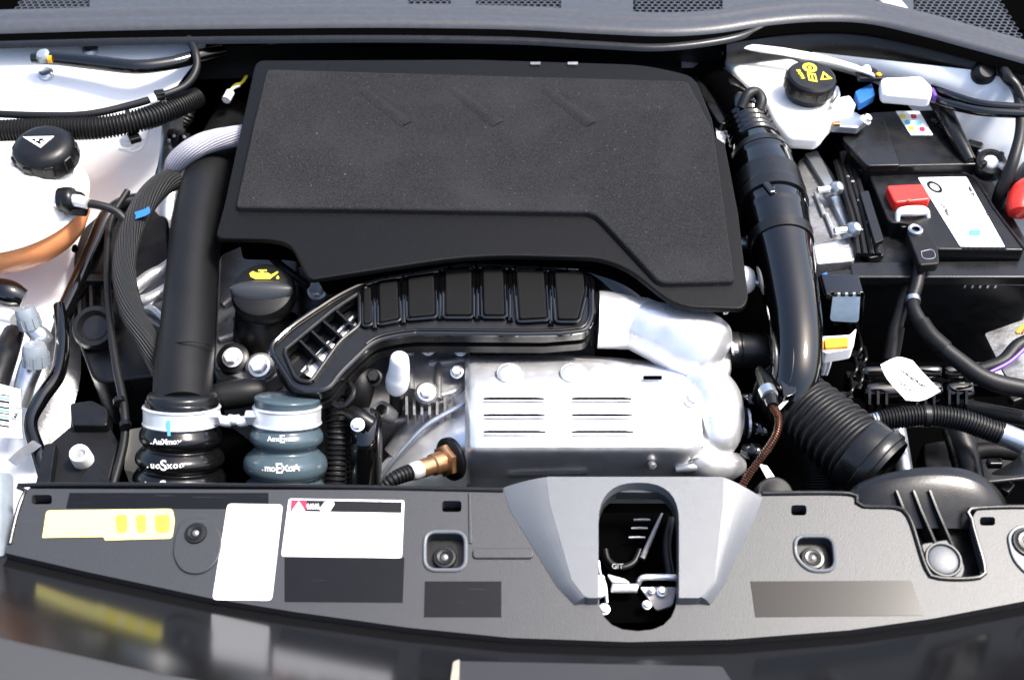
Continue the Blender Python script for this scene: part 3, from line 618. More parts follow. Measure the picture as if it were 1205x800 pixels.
for x,y,w_ in ((-4,1,4),(2,-2,2.5),(4,2,2)): mk('warning_mark', box(nb(), cc+q @ V((x*s,y*s,.0109)), (w_*s,2.5*s,.0008), q.to_matrix()), 'white_ink', cap)
mk('neck_tab', box(nb(), P(88,176,.08), (.008,.008,.02)), 'yellow', ct)
oc_ = thing('overflow_connector', 'black and silver quick connector with thin hose on the coolant tank', 'connector', P(84,240,.04))
mk('spigot', tube(pp((58,236,.06,9),(66,235,.06,10),(74,235,.06,10)), 20, 10), 'plastic_white', oc_)
mk('body', tube(pp((70,235,.065,14),(78,235,.065,15),(84,236,.065,15),(88,236,.065,12)), 20, 14), 'black', oc_)
mk('band', tube(pp((64,234,.066,11),(71,234,.066,11)), 20, 6), 'steel', oc_)
mk('retainer', prism(rp([(78,222,3),(98,226,3),(104,234,3),(100,248,3),(72,246,3)]), .06, 0, .012), 'black', oc_, bev=.002)
mk('ferrule', tube(pp((86,236,.068,7.5),(94,237,.068,7.5),(104,240,.067,6.5)), 18, 8), 'steel', oc_)
mk('hose', tube(pp((100,239,.066,5),(118,242,.062,5),(135,248,.055,5),(146,258,.045,5),(152,270,.03,5)), 14, 24), 'rubber', oc_)

# upper left pipes and loom
mk('brake_pipe', tube(pp((38,69,.142,6),(60,69,.143,7.5),(110,74,.142,8.5),(160,79,.14,8.5),(200,75,.135,8),(235,66,.13,8),(262,60,.12,7)), 18, 60), 'gloss', label='thick glossy black pipe with silver end below the left seal', cat='pipe')
pe = bpy.data.objects['brake_pipe']
mk('end_fitting', lathe(nb(), [(0,.008),(.008,.007),(.012,.003),(.012,-.004)], P(51,66,.148), V((-.2,-.4,1)), 24), 'lens', pe); mk('end_ring', tube(pp((57,70,.1475,4.5),(61,70,.1475,4.5)), 14, 4), 'orange', pe)
mk('breather_hose', tube(pp((-30,133,.11,4.5),(40,136,.11,4.5),(100,135,.11,4.5),(150,125,.112,4.5),(190,113,.116,4.5),(218,101,.118,4.5),(231,82,.13,4.5),(230,62,.145,4.5),(222,46,.15,4.5)), 14, 80), 'rubber', label='thin black hose looping up under the seal on the left', cat='hose')
bh = bpy.data.objects['breather_hose']; mk('white_band', tube(pp((176,118.5,.1155,5.2),(183,116,.1158,5.2)), 14, 4), 'plastic_white', bh)
mk('clip', box(nb(), P(188,112,.117), (.016,.014,.014), Matrix.Rotation(.35,3,'Z')), 'black', bh, bev=.002)
lo = corr_tube(pp((-30,156,.095,12),(60,152,.095,12.5),(120,150,.095,12.5),(170,140,.095,12.5),(205,127,.088,12),(232,115,.075,11)), .0052, .11, 22)
ll = mk('wiring_loom', lo, 'rubber', label='thick corrugated black loom across the left wing', cat='loom')
for x,y in ((153,143),(193,124)): mk('tie', tube(pp((x-2,y+.6,.094,14.2),(x+3,y-.6,.094,14.2)), 20, 4), 'black', ll)
mk('tie_head', box(nb(), P(158,162,.075), (.018,.022,.01), Matrix.Rotation(.5,3,'Z')), 'black', ll, bev=.002)
mk('branch_loom', corr_tube(pp((222,120,.03,7),(222,135,.02,6.5),(214,148,.0,6.5),(205,152,-.02,6)), .0045, .1, 16), 'rubber', label='short corrugated branch curling down beside the grey hose', cat='loom')
cn = thing('plug_cluster', 'black plug cluster with tiny silver pins behind the grey hose', 'connector', P(205,165,-.05))
for x,y in ((203,158),(214,160),(207,166),(220,165)): mk('plug', box(nb(), P(x,y,.0), (.014,.02,.016), Matrix.Rotation(.2*random.random(),3,'Z')), 'black', cn, bev=.002)
for x,y in ((205,161),(217,162),(199,166)): mk('pin', lathe(nb(), [(0,.004),(.0025,.003),(.003,0)], P(x,y,.012), Z3, 12), 'steel', cn)
tp = thing('test_plug', 'small white plug on a yellow and white twisted lead', 'plug', P(268,115,.05))
mk('plug', tube(pp((266,118,.06,5),(271,109,.062,5)), 14, 6), 'plastic_white', tp); mk('lead', tube(pp((270,110,.062,1.8),(276,101,.064,1.8),(284,98,.064,1.8),(290,90,.06,1.8)), 8, 16), 'yellow', tp); mk('lead', tube(pp((269,110,.062,1.5),(275,104,.066,1.5),(282,101,.066,1.5)), 8, 12), 'white_ink', tp)
mk('cable_mark', tube(pp((290,58,.10,2.5),(298,56,.10,2.2),(312,54,.10,1.6),(330,50,.10,1.2)), 8, 16), 'grey_hose', label='thin pale lead with orange tip under the seal', cat='wire'); mk('tip', tube(pp((290,58,.1015,3),(294,57,.1015,3)), 10, 4), 'orange', bpy.data.objects['cable_mark'])

# hoses between wing and engine
mk('grey_sleeve_hose', tube(pp((203,204,.03,9),(207,192,.05,12),(226,176,.075,13),(250,166,.08,13),(292,158,.078,12)), 24, 60), 'braid_light', label='pale grey braided hose running under the left edge of the cover', cat='hose')
mk('charge_pipe', tube(pp((276,140,-.03,24),(262,172,.0,27),(247,208,.022,29),(233,262,.026,30),(225,330,.02,30),(220,395,.012,32),(216,440,.005,34),(215,482,.0,34)), 48, 90), 'black_matte', label='thick matt black charge pipe down the left of the engine', cat='pipe')
mk('seam', tube(pp((192,407,.032,1),(205,403,.045,1),(220,402,.05,1),(238,403,.045,1),(251,408,.03,1)), 6, 16), 'satin', bpy.data.objects['charge_pipe'])
mk('braided_hose', tube(pp((208,210,.03,13),(190,218,.035,14),(170,240,.04,14),(152,280,.035,13.5),(146,320,.03,13.5),(155,365,.02,14),(176,405,.0,14),(196,445,-.04,14),(205,480,-.09,13)), 28, 120), 'braid', label='curved black braided hose with blue paint mark', cat='hose')
mk('paint_mark', sheet([[P(x+dx,y+dy,.0555) for dx,dy in ((-9,3),(-3,1),(3,-1),(8,-4))] for x,y in ((167,247),(169,251),(168,255))], .0006), 'blue', bpy.data.objects['braided_hose'])
mk('sensor_cable', tube(pp((150,225,.02,4),(130,262,.01,4),(126,320,.0,4),(130,380,-.01,4.5),(137,430,-.02,5),(146,480,-.03,5),(146,520,-.04,5),(132,575,-.05,5)), 12, 80), 'rubber', label='thin black cable hanging beside the braided hose', cat='cable')
for x,y in ((140,472),(147,500)): mk('tie', tube(pp((x,y-2,-.026,7),(x+1,y+3,-.026,7)), 14, 3), 'black', bpy.data.objects['sensor_cable'])

# engine mount
em = thing('engine_mount', 'black ribbed engine mount between the wing and the charge pipe', 'engine mount', P(140,430,-.2))
mk('bracket', prism(rp([(96,268,10),(130,240,16),(196,232,10),(200,300,8),(196,440,10),(110,450,16),(84,380,10),(86,300,8)]), -.07, 0, .1), 'black', em, bev=.006, seg=3)
mk('arm', tube(pp((72,375,-.05,10),(94,330,-.045,11),(112,290,-.04,11),(128,255,-.03,11),(150,238,-.02,9),(176,234,-.02,7)), 16, 40), 'gloss', em)
for i in range(4): mk('rib', prism(rp([(90+i*14,328,2),(94+i*14,328,2),(96+i*14,372,2),(91+i*14,372,2)]), -.05, 0, .03), 'satin', em, bev=.0015)
mk('bush', lathe(nb(), [(0,.0),(.018,.0),(.024,.008),(.03,.008),(.034,0),(.036,-.04)], P(112,385,-.045), V((0,-.6,1)), 40), 'satin', em)
mk('cross_bar', prism(rp([(88,322,3),(140,322,3),(140,330,3),(88,330,3)]), -.04, 0, .02), 'black', em, bev=.002)
# cast arms between braided hose and charge pipe
ca_ = thing('mount_casting', 'pale cast metal arm between the braided hose and the charge pipe', 'engine mount', P(180,360,-.12))
for pts in (((158,340,-.03,8),(176,326,-.025,8),(192,318,-.025,8),(206,306,-.03,7)),((156,356,-.03,7),(176,352,-.025,7),(190,345,-.025,8),(206,335,-.03,8)),((160,365,-.04,4),(176,362,-.035,5),(190,372,-.035,5),(200,384,-.04,4))):
    mk('arm', tube(pp(*pts), 14, 20), 'alu', ca_)
mk('web', prism(rp([(156,338,4),(200,316,4),(206,350,4),(196,390,4),(165,372,4)]), -.045, 0, .02), 'alu_dark', ca_, bev=.003)

# air conditioning service caps
ac = thing('service_valve', 'pair of grey service caps on a bent pipe by the left wing', 'valve', P(40,440,-.05))
for (x0,y0,x1,y1,r) in ((28,362,37,386,13),(40,405,43,430,15)):
    A, B = P(x0,y0,.0), P(x1,y1,-.03); s = mm(A); ax_ = (A-B).normalized(); L_ = (A-B).length
    cp = mk('cap', lathe(nb(), [(r*.95*s,0),(r*1.0*s,L_*.55),(r*.92*s,L_*.85),(r*.8*s,L_),(r*.2*s,L_),(r*.15*s,L_-.002),(0,L_-.002)], B, ax_, 20), 'lens', ac)
    for k in range(10):
        a = 2*math.pi*k/10; qq = Z3.rotation_difference(ax_); d = qq @ V((math.cos(a), math.sin(a), 0)); mk('knurl', box(nb(), B+d*r*.98*s+ax_*L_*.3, (.0025,.004,L_*.5), (qq @ Quaternion(Z3,a)).to_matrix()), 'lens', cp)
mk('pipe', tube(pp((22,478,-.08,11),(30,450,-.06,12),(36,432,-.05,13),(44,412,-.045,12),(48,392,-.05,10)), 18, 30), 'zinc', ac)
mk('elbow', tube(pp((36,385,-.03,9),(48,395,-.04,11),(56,402,-.05,9)), 16, 16), 'zinc', ac)
mk('rubber_boot', tube(pp((-10,340,-.03,14),(10,345,-.03,16),(28,352,-.04,12)), 24, 20), 'gloss', label='glossy black boot end below the coolant tank', cat='hose')
mk('hose_clip', tube(pp((-12,375,-.05,10),(4,372,-.05,11),(18,376,-.05,9)), 18, 16), 'steel', label='silver pipe stub at the left edge under the boot', cat='pipe')
mk('dark_hose', tube(pp((70,360,-.04,7),(74,400,-.045,8),(68,440,-.05,9),(48,470,-.05,9),(36,500,-.05,8),(48,540,-.06,9),(60,580,-.08,9)), 16, 60), 'gloss', label='glossy black cable snaking down the left wing', cat='cable')
mk('dark_hose', tube(pp((-10,470,-.06,14),(6,420,-.05,14),(16,392,-.06,12)), 16, 20), 'black', label='black hose rising at the left edge behind the barcode label', cat='hose')
bl = thing('barcode_label', 'white barcode label at the left edge', 'label', P(10,515,-.03))
mk('sheet', plate(nb(), [[P(x,y,-.03) for x,y in ((-30,444),(24,458),(26,515),(-30,514))]], (0,0,-.0006)), 'paper', bl)
for i in range(11): mk('bar', plate(nb(), [[P(x,y,-.0292) for x,y in ((-8,462+i*3.6),(11,465+i*3.6),(11,465+i*3.6+1.2+(i%3)*.6),(-8,462+i*3.6+1.2+(i%3)*.6))]], (0,0,-.0004)), 'ink_blue' if i % 2 else 'ink', bl)
mk('print', text_bm('2. 090', .009, P(19,486,-.0290), V((0,-1,0)), V((1,0,0))), 'ink', bl)
mk('hose_tag', sheet([[P(x+dx,y+dy,-.045) for dx,dy in ((-5,-4),(0,0),(5,3))] for x,y in ((14,545),(26,534),(38,526),(44,521))], .001), 'alu_dark', label='small grey printed tag below the barcode label', cat='tag')

# headlamp bracket and lens
hb = thing('lamp_bracket', 'black headlamp bracket with white ringed bushing at lower left', 'bracket', P(95,560,-.08))
mk('plate', prism(rp([(48,562),(58,522,4),(84,500,6),(126,496,6),(140,520,4),(128,566),(110,590),(50,590)]), -.055, 0, .03), 'black_matte', hb, bev=.003)
mk('gusset', prism(rp([(96,560,2),(112,542,4),(130,566,2),(128,590),(90,590)]), -.035, .0, .03), 'black', hb, bev=.002)
mk('gusset', prism(rp([(40,575),(52,522,3),(66,520,3),(58,575)]), -.04, .0, .03), 'black', hb, bev=.002)
mk('upper_block', prism(rp([(82,474,4),(108,470,4),(128,480,6),(126,500,4),(84,500,4)]), -.04, 0, .03), 'black', hb, bev=.003)
bc = P(93,533,-.03); s = mm(bc); mk('bushing', lathe(nb(), [(6*s,-.006),(7*s,0),(8.5*s,.002),(11*s,.001),(12*s,-.004),(12.5*s,-.025)], bc, V((.1,-.3,1)), 32), 'plastic_white', hb); mk('bore', lathe(nb(), [(0,-.005),(7*s,-.005)], bc, V((.1,-.3,1)), 20), 'alu_dark', hb)
mk('headlamp', sheet([[P(x,y,z) for x,z in ((-60,.0),(-20,.005),(4,.0),(16,-.02))] for y in (556,575,600,630,660)], .004), 'lens', label='pale grey headlamp edge at the lower left corner', cat='headlamp', sub=2)
mk('beige_bracket', prism(rp([(148,505,3),(180,500,3),(172,560),(146,552)]), -.12, 0, .03), 'beige', label='beige metal bracket between the cable and the black bellows', cat='bracket', bev=.002)
mk('edge_plate', sheet([[P(x,y,z) for x,z in ((172+k,-.06),(180+k,-.05))] for k,y in ((14,446),(8,470),(-2,500),(-10,540),(-14,580))], .003), 'zinc', label='thin bright metal edge beside the black bellows', cat='bracket', sub=1)

# ------------------------------------------------------------------ bellows hoses with clamps
ADIR = V((0,-.6,-.8)).normalized(); ANRM = X3.cross(ADIR).normalized()*-1     # hose axis leans towards the front; ANRM faces the viewer
if ANRM.y > 0: ANRM = -ANRM
def AP(x, row, o):                                            # photo pixel on the plane that holds the leaning axis through o
    d = ray(x, row); return CAM + d*((o-CAM).dot(ANRM)/d.dot(ANRM))
def ap(o, *pts): return [(*AP(x,r_,o), h*mm(AP(x,r_,o))) for x, r_, h in pts]
def bellows(name, label, x, rows, o, m, trow, tx):
    t = thing(name, label, 'hose', AP(x,600,o))
    hz = mk('hose', tube(ap(o, *[(x+(r_-480)*-.03, r_, hw) for r_, hw in rows]), 56, 140), m, t, ang=80)
    for r_, hw, sz, tt in trow:
        c = AP(x+tx, r_, o); R_ = hw*mm(c); bmx = nb(); n = len(tt)
        for k, ch in enumerate(tt):
            an = (k-(n-1)/2)*sz*.62/R_; k2 = 1.6 if ch in 'SE' and k in (2,3,4) else 1
            p = c + X3*R_*1.012*math.sin(an) + ANRM*R_*1.012*math.cos(an)
            text_bm(ch, sz*k2, p, X3*math.cos(an)-ANRM*math.sin(an), -ADIR, bold=.0003, bm=bmx)
        mk('lettering', bmx, 'white_ink', hz)
    return t
ob = P(214,482,.0); oq = P(338,482,-.005)
bb = bellows('black_bellows', 'black moulded bellows hose with white lettering and silver clamp', 214, [(466,34),(470,41),(478,42),(498,42),(503,44),(509,47),(516,47),(521,44),(524,41),(528,45),(534,50),(541,51),(546,47),(549,44),(553,49),(560,53),(568,53),(575,48),(590,48)], ob, 'gloss_rubber', [(509,47.6,.010,'.AuXmox'),(535,51.3,.012,'.uoSxoo'),(558,53.4,.013,'AoxSoxc')], -6)
bq = bellows('blue_bellows', 'grey blue moulded bellows hose with white lettering and silver clamp', 338, [(466,20),(467,37),(473,38),(480,37),(500,37),(505,40),(511,43),(518,42),(523,37),(527,36),(531,40),(538,47),(546,49),(553,47),(559,40),(562,39),(566,43),(573,48),(582,50),(592,48)], oq, 'blue_hose', [(507,42.6,.009,'AoxEmm'),(539,48.6,.012,'.moEXoA')], 0)
def clamp(t, x, y0, y1, hw, o, side):
    cl_ = mk('clamp', tube(ap(o, (x,y0,hw),(x,y0+2,hw+1.2),(x,y0+4,hw),(x,y1-4,hw),(x,y1-2,hw+1.2),(x,y1,hw)), 64, 24), 'steel', t, ang=80)
    for i in range(2):
        p = AP(x+side*(hw+6+i*8), (y0+y1)/2+5-i*2, o)+ANRM*.012; mk('screw', lathe(nb(), [(0,.014),(.005,.013),(.007,.009),(.007,0),(.004,-.002),(.004,-.014)], p, V((side,-.3,.1)), 12), 'steel', cl_)
    mk('housing', box(nb(), AP(x+side*(hw-2), (y0+y1)/2, o)+ANRM*.018, (.018,.012,.018)), 'steel', cl_, bev=.002)
clamp(bb, 214, 477, 499, 44, ob, 1); clamp(bq, 338, 477, 499, 39.5, oq, -1)
c = AP(212,494,ob)+ANRM*.0515; mk('paint_dot', box(nb(), c, (.004,.0006,.02), Matrix.Rotation(math.radians(-37),3,'X')), 'ink_blue', bb)
mk('collar', tube(ap(ob, (215,462,36),(215,465,40),(215,474,41)), 48, 8), 'satin', bb)

# dark clutter between the hoses and the shield
mk('water_hose', tube(pp((404,398,-.0,14),(420,430,-.02,16),(424,455,-.03,17),(418,478,-.06,16)), 24, 30), 'black_matte', label='matt black hose stub under the duct mouth', cat='hose')
mk('coolant_hose', tube(pp((455,398,-.02,10),(438,416,-.02,10),(420,440,-.02,10),(412,455,-.03,9)), 18, 24), 'rubber', label='short black hose slanting under the ribbed duct', cat='hose')
mk('bracket_loop', tube(pp((410,448,-.0,3.5),(416,462,-.0,3.5),(404,478,-.01,3.5),(392,474,-.01,3.5)), 10, 24), 'satin', label='bent black wire bracket under the duct mouth', cat='bracket')
mk('corrugated_sleeve', corr_tube(pp((396,470,-.05,12),(398,500,-.06,13),(396,540,-.09,13),(392,590,-.13,13)), .007, .12), 'rubber', label='corrugated black sleeve right of the blue bellows', cat='hose')
mk('dark_canister', tube(pp((432,486,-.05,4),(432,490,-.05,17),(430,520,-.07,20),(428,580,-.13,20)), 32, 24), 'gloss', label='glossy black canister between the blue bellows and the copper sensor', cat='canister')
ps = thing('pump_sensor', 'dark stubby plug with bright screw beside the blue bellows', 'plug', P(420,500,-.05))
mk('body', tube(pp((412,486,-.03,10),(424,492,-.03,11),(438,500,-.035,9)), 20, 12), 'black', ps); mk('screw', bolt_bm(P(421,500,-.018), .007, V((0,-.5,1))), 'steel', ps)
mk('tube_end', lathe(nb(), [(.008,.0),(.011,.001),(.013,-.002),(.013,-.03)], P(448,482,-.055), V((-.4,-.5,1)), 24), 'alu_dark', label='open dark pipe end below the white capped sensor', cat='pipe')
mk('black_bolt', bolt_bm(P(440,445,-.02), .009, V((0,-.5,1)), .014), 'black', label='black hexagon bolt left of the white capped sensor', cat='bolt')
mk('starter_hose', tube(pp((252,470,-.03,15),(262,466,-.03,17),(290,462,-.03,17),(312,460,-.035,15)), 24, 24), 'black_matte', label='black hose lying between the two bellows tops', cat='hose')
mk('lower_pipe', tube(pp((262,520,-.12,20),(285,540,-.13,20),(300,580,-.16,20)), 20, 20), 'dark', label='dark pipe deep between the two bellows', cat='pipe')

# ------------------------------------------------------------------ hood latch seen through the oval opening
hl = thing('hood_latch', 'silver hood latch parts seen through the oval opening', 'latch', FPn(750,690,-.08))
def ft(d, *pts): return [(*FPn(x,y,d+u), k*mm(FPn(x,y,d))) for x,y,u,k in pts]
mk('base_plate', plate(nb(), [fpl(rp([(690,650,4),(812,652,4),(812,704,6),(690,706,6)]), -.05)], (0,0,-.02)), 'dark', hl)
mk('striker', tube(ft(-.03, (754,665,-.01,3),(758,663,0,3.4),(775,662,0,3.6),(800,663,0,3.6),(812,664,-.01,3.4)), 12, 24), 'steel', hl)
hx = [(722+i*.28+1.2*math.sin(i*.8), 674+4.2*math.cos(i*.8), .004*math.sin(i*.8), 1.1) for i in range(110)]
mk('spring', tube(ft(-.032, *hx), 6, 330), 'steel', hl)
mk('lever', plate(nb(), [fpl(rp([(702,660,3),(713,660,3),(716,684,4),(704,688,4)]), -.028)], (0,0,-.004)), 'zinc', hl, bev=.001)
mk('lever', plate(nb(), [fpl(rp([(716,658,3),(738,664,3),(744,669,2),(722,668,3)]), -.03)], (0,0,-.004)), 'alu_dark', hl, bev=.001)
mk('pawl', plate(nb(), [fpl(rp([(756,668,3),(800,668,3),(796,690,5),(776,696,4),(768,684,3)]), -.04)], (0,0,-.004)), 'alu_dark', hl, bev=.001)
for x,y,k in ((713,697,5),(782,676,4.5),(770,675,3),(764,692,4)): mk('bolt', bolt_bm(FPn(x,y,-.036), k*.001, nrm, .007), 'steel', hl)
mk('cable', tube(ft(-.035, (706,640,0,2),(708,655,0,2),(714,668,0,2),(716,690,0,2)), 8, 20), 'zinc', hl)
hb2 = thing('cooling_fan', 'black fan shroud glimpsed through the oval opening', 'fan shroud', FPn(750,620,-.1))
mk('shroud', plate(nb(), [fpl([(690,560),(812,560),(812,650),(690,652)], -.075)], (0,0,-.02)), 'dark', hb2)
for i,y in enumerate((577,587,598)): mk('vane', tube(ft(-.06, (750-i*3,y,0,1.4),(760-i*3,y-.4,0,1.6),(770-i*3,y,0,1.4)), 8, 8), 'alu_dark', hb2)
mk('strap', tube(ft(-.055, (784,572,0,1.5),(776,590,0,2.5),(768,608,0,3),(760,626,0,3.5)), 10, 16), 'alu_dark', hb2)
mk('ring', tube(ft(-.06, (716,612,0,3),(720,626,0,4),(734,634,0,4.5),(750,628,0,4),(758,612,0,3)), 12, 30), 'black', hb2)
mk('tag', text_bm('GIT', .009, FPn(730,637,-.052), X3, V((0,1,.25))), 'alu_dark', hb2)
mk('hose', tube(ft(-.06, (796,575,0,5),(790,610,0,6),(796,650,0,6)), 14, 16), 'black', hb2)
# ------------------------------------------------------------------ right: wing, battery and intake
rw = thing('inner_wing', 'white painted inner wing panel on the right behind the battery', 'body panel', P(1170,200,-.2))
mk('panel', wing([((835,48,.10),(1300,100,.145)),((880,62,.085),(1300,116,.135)),((1000,84,.075),(1300,146,.115)),((1060,110,.055),(1300,186,.09)),((1090,150,.03),(1300,236,.055)),((1110,200,-.02),(1300,290,.0)),((1120,260,-.08),(1300,350,-.07)),((1130,330,-.13),(1300,410,-.12)),((1140,430,-.2),(1300,500,-.2))], 6), 'white', rw, sub=2)
mk('flange', sheet([[P(x,y+dy,z) for x,y in ((860,50),(920,55),(985,68),(1030,84))] for dy,z in ((0,.135),(7,.132),(9,.12))], .003), 'white', rw, sub=1)
mk('bracket', prism(rp([(1158,392,4),(1215,372,4),(1215,470),(1182,440,6)]), -.05, 0, .004), 'alu_dark', rw, bev=.001)
mk('bolt_strip', prism(rp([(1006,76,3),(1030,80,3),(1042,92,3),(1010,92,3)]), .125, 0, .008), 'black', rw, bev=.002)
mk('bolt', bolt_bm(P(1019,83,.127), .006, V((0,-.3,1))), 'steel', rw)
mk('strip_tip', lathe(nb(), [(0,.003),(.004,.002),(.005,0)], P(1034,88,.127), Z3, 14), 'orange', rw)

br = thing('brake_reservoir', 'white brake fluid reservoir with black cap and yellow symbols', 'reservoir', P(930,160,.0))
mk('tank', prism(rp([(850,60,14),(880,54,14),(940,68,20),(990,104,14),(988,134,12),(974,148,8),(966,160,8),(928,158,8),(912,140,10),(898,112,14),(870,92,12)]), .10, 0, .032), 'tank', br, bev=.012, seg=5)
mk('cylinder', tube(pp((866,70,.06,18),(890,100,.05,18),(915,140,.03,14)), 24, 16), 'alu', br)
mk('seam', tube(pp((868,96,.07,3.5),(886,112,.07,3.5),(903,140,.07,3.5),(918,164,.07,3.5)), 10, 24), 'yellow_sticker', br)
cc = P(955,91,.138); s = mm(cc); r = 30*s; ca = V((.05,-.12,1)).normalized()
cap = mk('cap', lathe(nb(), [(0,.004),(r*.86,.004),(r*.95,.001),(r*.99,-.005),(r,-.02),(r*.94,-.022),(r*.85,-.034)], cc, ca, 56), 'black', br)
q = Z3.rotation_difference(ca)
def capm(nm, lp, holes=()): mk(nm, plate(nb(), [[cc+q @ V((x*s,y*s,.005)) for x,y in l] for l in (lp,)+tuple(holes)], q @ V((0,0,-.0008))), 'yellow', cap)
circ = lambda cx,cy,rx,ry=None,n=24: [(cx+rx*math.cos(2*math.pi*k/n), cy+(ry or rx)*math.sin(2*math.pi*k/n)) for k in range(n)]
capm('brake_symbol', circ(-1,13,8.5), (circ(-1,13,4.5),)); capm('brake_dot', circ(-1,13,2.2))
capm('book_symbol', [(-6,-11),(4,-13),(4,2),(-6,3)], ([(-4,-9),(-1.8,-9.5),(-1.8,0),(-4,.5)],[(0,-10),(2.4,-10.5),(2.4,-.5),(0,0)]))
capm('warning_triangle', [(8,-9),(23,-6),(14,7)], ([(11.5,-6.5),(18.5,-5),(14,2.5)],))
mk('cap_lettering', text_bm('DOT4', .0085, cc+q @ V((-14*s,0,.0048)), q @ V((.25,-1,0)), q @ V((1,.25,0)), bold=.0003), 'yellow', cap)
for k in range(14):
    a = 2*math.pi*k/14; d = V((math.cos(a),math.sin(a),0)); mk('grip_rib', box(nb(), cc+q @ (d*r*.99+V((0,0,-.012))), (.002,.008,.014), (q @ Quaternion(Z3,a)).to_matrix()), 'black', cap)
lc = thing('level_connector', 'white and blue wire connector right of the brake fluid cap', 'connector', P(1000,125,.05))
mk('body', prism(rp([(972,118,3),(1000,112,3),(1008,124,3),(982,132,3)]), .10, 0, .014), 'plastic_white', lc, bev=.002); mk('plug', prism(rp([(1006,108,2),(1026,98,2),(1030,112,2),(1012,122,2)]), .105, 0, .014), 'blue', lc, bev=.002)
mk('housing', prism(rp([(974,134,3),(1004,130,3),(1022,140,3),(1010,150,3),(978,148,3)]), .09, 0, .014), 'zinc', lc, bev=.003); mk('nut', bolt_bm(P(1018,142,.096), .007, V((.5,-.2,1)), .01), 'steel', lc); mk('insert', box(nb(), P(984,146,.094), (.012,.008,.006)), 'copper', lc, bev=.001)
mk('spring_clip', tube(pp((984,104,.11,3),(986,114,.112,3),(980,124,.11,3)), 8, 12), 'zinc', lc)

# gloss intake pipe
ip = thing('intake_pipe', 'glossy black intake pipe down the right of the engine cover', 'pipe', P(930,460,-.05))
def bump_rings(base, rings):                                   # rings: (fraction along, half width, height)
    return lambda s, t: 1 + sum(h*math.exp(-((s/t-f)/w_)**2) for f, w_, h in rings)
pth = pp((826,92,.055,22),(850,108,.06,25),(872,134,.065,27),(886,164,.068,27),(899,200,.068,36),(911,250,.064,39),(922,300,.056,35),(931,350,.046,33),(937,400,.034,31),(936,440,.018,29),(928,468,-.005,27))
mk('pipe', tube(pth, 64, 160, bump_rings(pth, [(.385,.006,.05),(.50,.007,.06),(.56,.004,.025)])), 'gloss', ip, ang=60)
bq0 = spline(pth, 100); mk('bellows', tube([bq0[i] for i in (24,27,30,33)], 48, 48, lambda s,t: 1.04+.05*math.sin(2*math.pi*s/t*5)), 'gloss', ip, ang=80)
for i0, i1, k in ((36,37.2,1.06),(43,46,1.05),(47.5,48.3,1.07),(56,57,1.05)):
    n0 = [bq0[int(i0)], bq0[int(i1)+1]]; mk('clamp_band', tube([(*p[:3], p[3]*k) for p in n0], 56, 6), 'satin', ip)
mk('mould_seam', tube([(q_[0]-q_[3]*.35, q_[1]-q_[3]*.55, q_[2]+q_[3]*.78, .0009) for q_ in bq0[50:96:4]], 6, 40), 'gloss', ip)
mk('latch', box(nb(), P(905,222,.112), (.012,.026,.008), Matrix.Rotation(.3,3,'Z')), 'gloss', ip, bev=.003)
mk('clip_ridge', tube(pp((902,226,.108,3),(910,222,.110,3),(915,212,.110,3)), 8, 12), 'gloss', ip)
mk('breather_loop', tube(pp((872,128,.10,6),(880,112,.115,6.5),(890,109,.115,6.5),(896,118,.11,6.5),(893,130,.10,6)), 16, 30), 'rubber', ip)
mk('inlet_box', prism(rp([(812,86,8),(850,96,10),(872,112,8),(868,138,6),(848,148,8),(836,130)]), .075, 0, .05), 'black', ip, bev=.006, seg=3)
mk('white_tab', prism(rp([(841,144),(857,144),(852,176),(847,180)]), .06, 0, .004), 'plastic_white', label='white plastic tab between the cover edge and the intake pipe', cat='tab')
mk('lower_lug', prism(rp([(918,436,4),(934,430,4),(938,462,6),(922,468,6)]), .03, 0, .03), 'gloss', ip, bev=.004)
fs = thing('pipe_fixing', 'white and black fixing stub between the cover corner and the intake pipe', 'fixing', P(888,330,-.02))
mk('cushion', tube(pp((866,330,.02,16),(878,330,.022,17),(886,330,.022,12)), 24, 14), 'plastic_white', fs); mk('pin', tube(pp((884,330,.022,6),(906,334,.02,6)), 14, 6), 'zinc', fs)

# ribbed duct to the front
rd = thing('air_hose', 'wide ribbed black air hose running to the front scoop', 'hose', P(990,540,-.08))
hp = pp((912,452,-.03,32),(935,470,-.022,36),(962,492,-.02,39),(990,516,-.02,41),(1012,534,-.02,42))
mk('hose', corr_tube(hp, .0125, .06, 48, 10), 'rubber', rd, ang=80)
k0, k1 = P(1006,529,-.02), P(1042,557,-.026); kr = 45*mm(k0)
mk('collar', lathe(nb(), [(kr*.86,0),(kr*.98,0),(kr,.002),(kr,.024),(kr*1.05,.026),(kr*1.06,.029),(kr*1.06,.037),(kr*1.04,.039),(kr*.98,.04),(kr*.94,.046)], k0, k1-k0, 64), 'satin', rd)
mk('lower_sleeve', corr_tube(pp((925,500,-.06,26),(950,520,-.07,28),(968,550,-.09,28),(972,590,-.12,28)), .004, .05, 32, 6), 'rubber', label='fine ribbed black sleeve below the wide air hose', cat='hose')
sc_ = thing('air_scoop', 'smooth black air scoop with three fins in the panel notch', 'air scoop', P(1100,600,.0))
